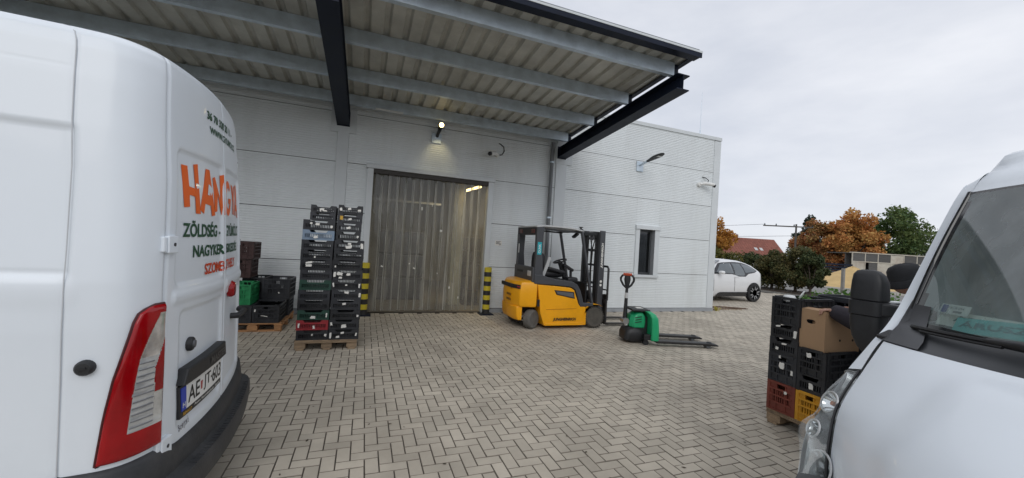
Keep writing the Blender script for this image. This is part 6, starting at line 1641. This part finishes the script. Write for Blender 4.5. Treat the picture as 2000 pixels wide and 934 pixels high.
# ------------------------------------------------------------------ far side: sand, post, shed, trailer, house, pole
sandm = mat('building_sand', (.52, .37, .17), .95, var=.15, scale=1.5, bump=.5)
mb = MB(); rr = random.Random(3); rows = []
for i in range(13):
    t = i/12; row = []
    for k in range(36):
        a = 2*pi*k/36; r = 3.6*t*(1+.10*sin(2*a+1)+.07*sin(5*a))+.0
        z = 1.55*(1-t)**1.15*(1+.10*sin(3*a)*t)+rr.uniform(-.04, .04)*(t < .98)
        row.append((r*cos(a)*1.1, r*sin(a), max(z, -.06) if t < 1 else -.08))
    rows.append(row)
mb.loft(rows, cap1=False, cap0=False); o = mb.build('sand_pile', sandm, None, smooth=60, loc=(36.4, 19.2, 0)); tag(o, 'heap of yellow building sand in front of the rusty shed', 'sand pile')
fp = empty('fence_post', (26.34, 14.36, 0), 0, 'grey concrete fence post standing before the sand heap', 'post')
MB().box(-.075, .075, -.075, .075, -.05, 1.42).build('post', kerb_m, fp, bevel=.02)
mb = MB()
for z in (.5, .9, 1.25): mb.tube([(.12, 0, z), (.15, .05, z)], .012, 5)
mb.build('wire_hook', steel_dark, fp)
shm = mat('shed_sheet', (.50, .47, .40), .8, var=.15, scale=.9, dirt=(.24, .12, .06), dirtamt=.7, rnd=.08)
shw = mat('shed_weathered_board', (.10, .098, .095), .9, var=.3, scale=2, stretch=(1, 1, 8), rnd=.15)
a0, a1 = Vector((56.4, 29.9, -.1)), Vector((67.5, 25.0, -.1)); dvec = (a1-a0); Ls = dvec.length; ang = atan2(dvec.y, dvec.x)
shd = empty('shed', tuple(a0), ang, 'long rusty patched shed with dark upper boards beyond the sand heap', 'shed')
for k in range(8):
    x0 = k*Ls/8
    if k == 1:
        MB().box(x0+.5, x0+Ls/8-.04, -.04, .04, 0, 2.15).build('wall_sheet', shw, shd)
        MB().box(x0+.02, x0+.48, .35, .4, 0, 2.15).build('door_opening', dark_gap, shd)
    else: MB().box(x0+.02, x0+Ls/8-.02, -.04, .04, 0, 2.15).build('wall_sheet', shm, shd)
    (MB().box(x0+.03, x0+Ls/8-.03, -.06, .03, 2.28, 3.2)).build('upper_board', shm if k in (3,) else shw, shd)
    MB().box(x0-.05, x0+.05, -.09, -.0, 0, 3.25).build('frame_post', shm, shd)
MB().box(-.1, Ls+.1, -.12, .3, 3.25, 3.38).build('roof_edge', shm, shd); MB().box(-.05, Ls, -.10, .02, 2.17, 2.27).build('frame_rail', shm, shd)
MB().box(0, Ls, 1.0, 1.1, 0, 3.2).build('back_wall', shw, shd); MB().box(-.1, Ls+.1, .3, 4, 3.2, 3.3).build('roof', shw, shd)
tr_ = empty('trailer', (40.0, 23.9, 0), radians(-24), 'dark flat farm trailer parked under the russet trees', 'trailer')
MB().box(-2.4, 2.4, -.9, .9, .75, .95).build('bed', steel_dark, tr_, bevel=.02)
for z in (1.05, 1.3, 1.55): MB().box(-2.4, 2.4, -.92, -.86, z, z+.16).build('side_board', steel_dark, tr_)
for x in (-1.5, 1.5):
    for y in (-.8, .8): MB().lathe([(.1, -.1), (.36, -.1), (.38, 0), (.36, .1), (.1, .1)], (x, y, .38), 'y', 16).build('wheel', rubber, tr_, smooth=40)
MB().tube([(-2.4, 0, .8), (-3.6, 0, .55)], .05, 6).build('drawbar', steel_dark, tr_)
# house
hw_ = mat('house_plaster', (.50, .47, .42), .85, var=.1, scale=.6); tile = mat('roof_tile', (.24, .085, .06), .8, var=.25, scale=1.2, rnd=.12)
h0, h1 = Vector((76.5, 66.5, -.1)), Vector((91.5, 62.0, -.1)); dv = h1-h0; Lh = dv.length
hs = empty('house', tuple(h0), atan2(dv.y, dv.x), 'pale house with a long red tiled roof beyond the hatchback', 'house')
Wh, He, Hr = 8.0, 2.9, 6.6
MB().prism([(0, 0), (Wh, 0), (Wh, He), (Wh/2, Hr), (0, He)], 'x', 0, Lh).build('wall', hw_, hs)
nr, nc = 9, 26
tm = MB(); sl_ = hypot(Wh/2+.4, Hr-He+.35)
tm.box(-.5*(Lh+1)/nc+.02, .5*(Lh+1)/nc-.02, 0, sl_/nr+.04, 0, .06); tmm = tm.mesh('roof_tile_row', tile)
pitch_ = atan2(Hr-He, Wh/2)
rf = MB(); rf.prism([(-.45, He-.42), (Wh/2, Hr-.02), (Wh+.45, He-.42), (Wh/2, Hr-.25)], 'x', -.5, Lh+.5); rfo = rf.build('roof', tile, hs)
for r in range(nr):
    for c in range(nc):
        q = (r+.0)/nr; o = put(tmm, 'tile', rfo, (-.5+(c+.5)*(Lh+1)/nc, -.45+(Wh/2+.45)*q, He-.42+(Hr-He+.42)*q+.02), (pitch_-.02, 0, 0))
ch = MB().box(5.6, 6.6, Wh/2-.4, Wh/2+.4, Hr-.6, Hr+.75).build('chimney', tile, rfo, bevel=.04)
g = MB().box(-.06, .02, 2.3, 4.4, 1.6, 3.2).build('window', mat('house_window_frame', (.4, .38, .35), .6), hs); MB().box(-.09, -.05, 2.5, 4.2, 1.75, 3.05).build('pane', cgl, g)
MB().box(-.10, .0, -.1, Wh+.1, He+.15, He+.35).build('gable_board', shw, hs)
for x in (9.6, 10.9):
    q = .30; MB().box(-.35, .35, 0, .9, .06, .12).build('roof_window', whp, rfo, loc=(x, -.45+(Wh/2+.45)*q, He-.42+(Hr-He+.42)*q+.02)).rotation_euler = (pitch_, 0, 0)
# electricity pole with wires
pw_ = mat('pole_wood', (.10, .095, .09), .9, var=.2)
ep = empty('electricity_pole', (62.2, 40.5, 0), radians(-32), 'electricity pole with a crossarm rising behind the russet tree', 'pole')
MB().tube([(0, 0, -.1), (0, 0, 7.4)], [.17, .12], 10).build('mast', pw_, ep, smooth=50)
MB().bar((-4.6, 0, 7.0), (2.4, 0, 7.0), .16, .18).build('crossarm', pw_, ep); MB().bar((0, -.05, 5.9), (1.5, -.05, 6.9), .08, .08).build('brace', pw_, ep)
for x in (-4.4, -2.8, -.3, 2.2): MB().lathe([(.06, 0), (.10, .05), (.07, .16), (.04, .28)], (x, 0, 7.09), n=8).build('insulator', steel_dark, ep)
for k, (z, x) in enumerate(((7.2, -4.4), (5.6, 0))):
    w = MB(); p0 = Vector((62.2+x*cos(radians(-32)), 40.5+x*sin(radians(-32)), z)); p1 = Vector((40, 78, z+1.5)); w.tube([tuple(p0.lerp(p1, t/8)+Vector((0, 0, -1.2*sin(pi*t/8)))) for t in range(9)], .022, 4)
    tag(w.build('overhead_wire', steel_dark), ['upper overhead wire running left from the pole crossarm', 'lower overhead wire running left from the pole shaft'][k], 'wire')
# far tree line closing the horizon
rr = random.Random(77); ft = MB()
for i in range(2600):
    a = radians(rr.uniform(20, 100)); d = rr.uniform(170, 215); c = Vector((d*sin(a), d*cos(a), rr.random()**1.3*(4.2+1.6*sin(a*31)+1.0*sin(a*67))))
    leaf(ft, c, rr.uniform(1.0, 2.4), rr)
tag(ft.build('far_trees', leafmat('far_tree_leaves', (.05, .06, .035), (.13, .09, .04), .03)), 'far line of autumn trees on the horizon', kind='stuff')
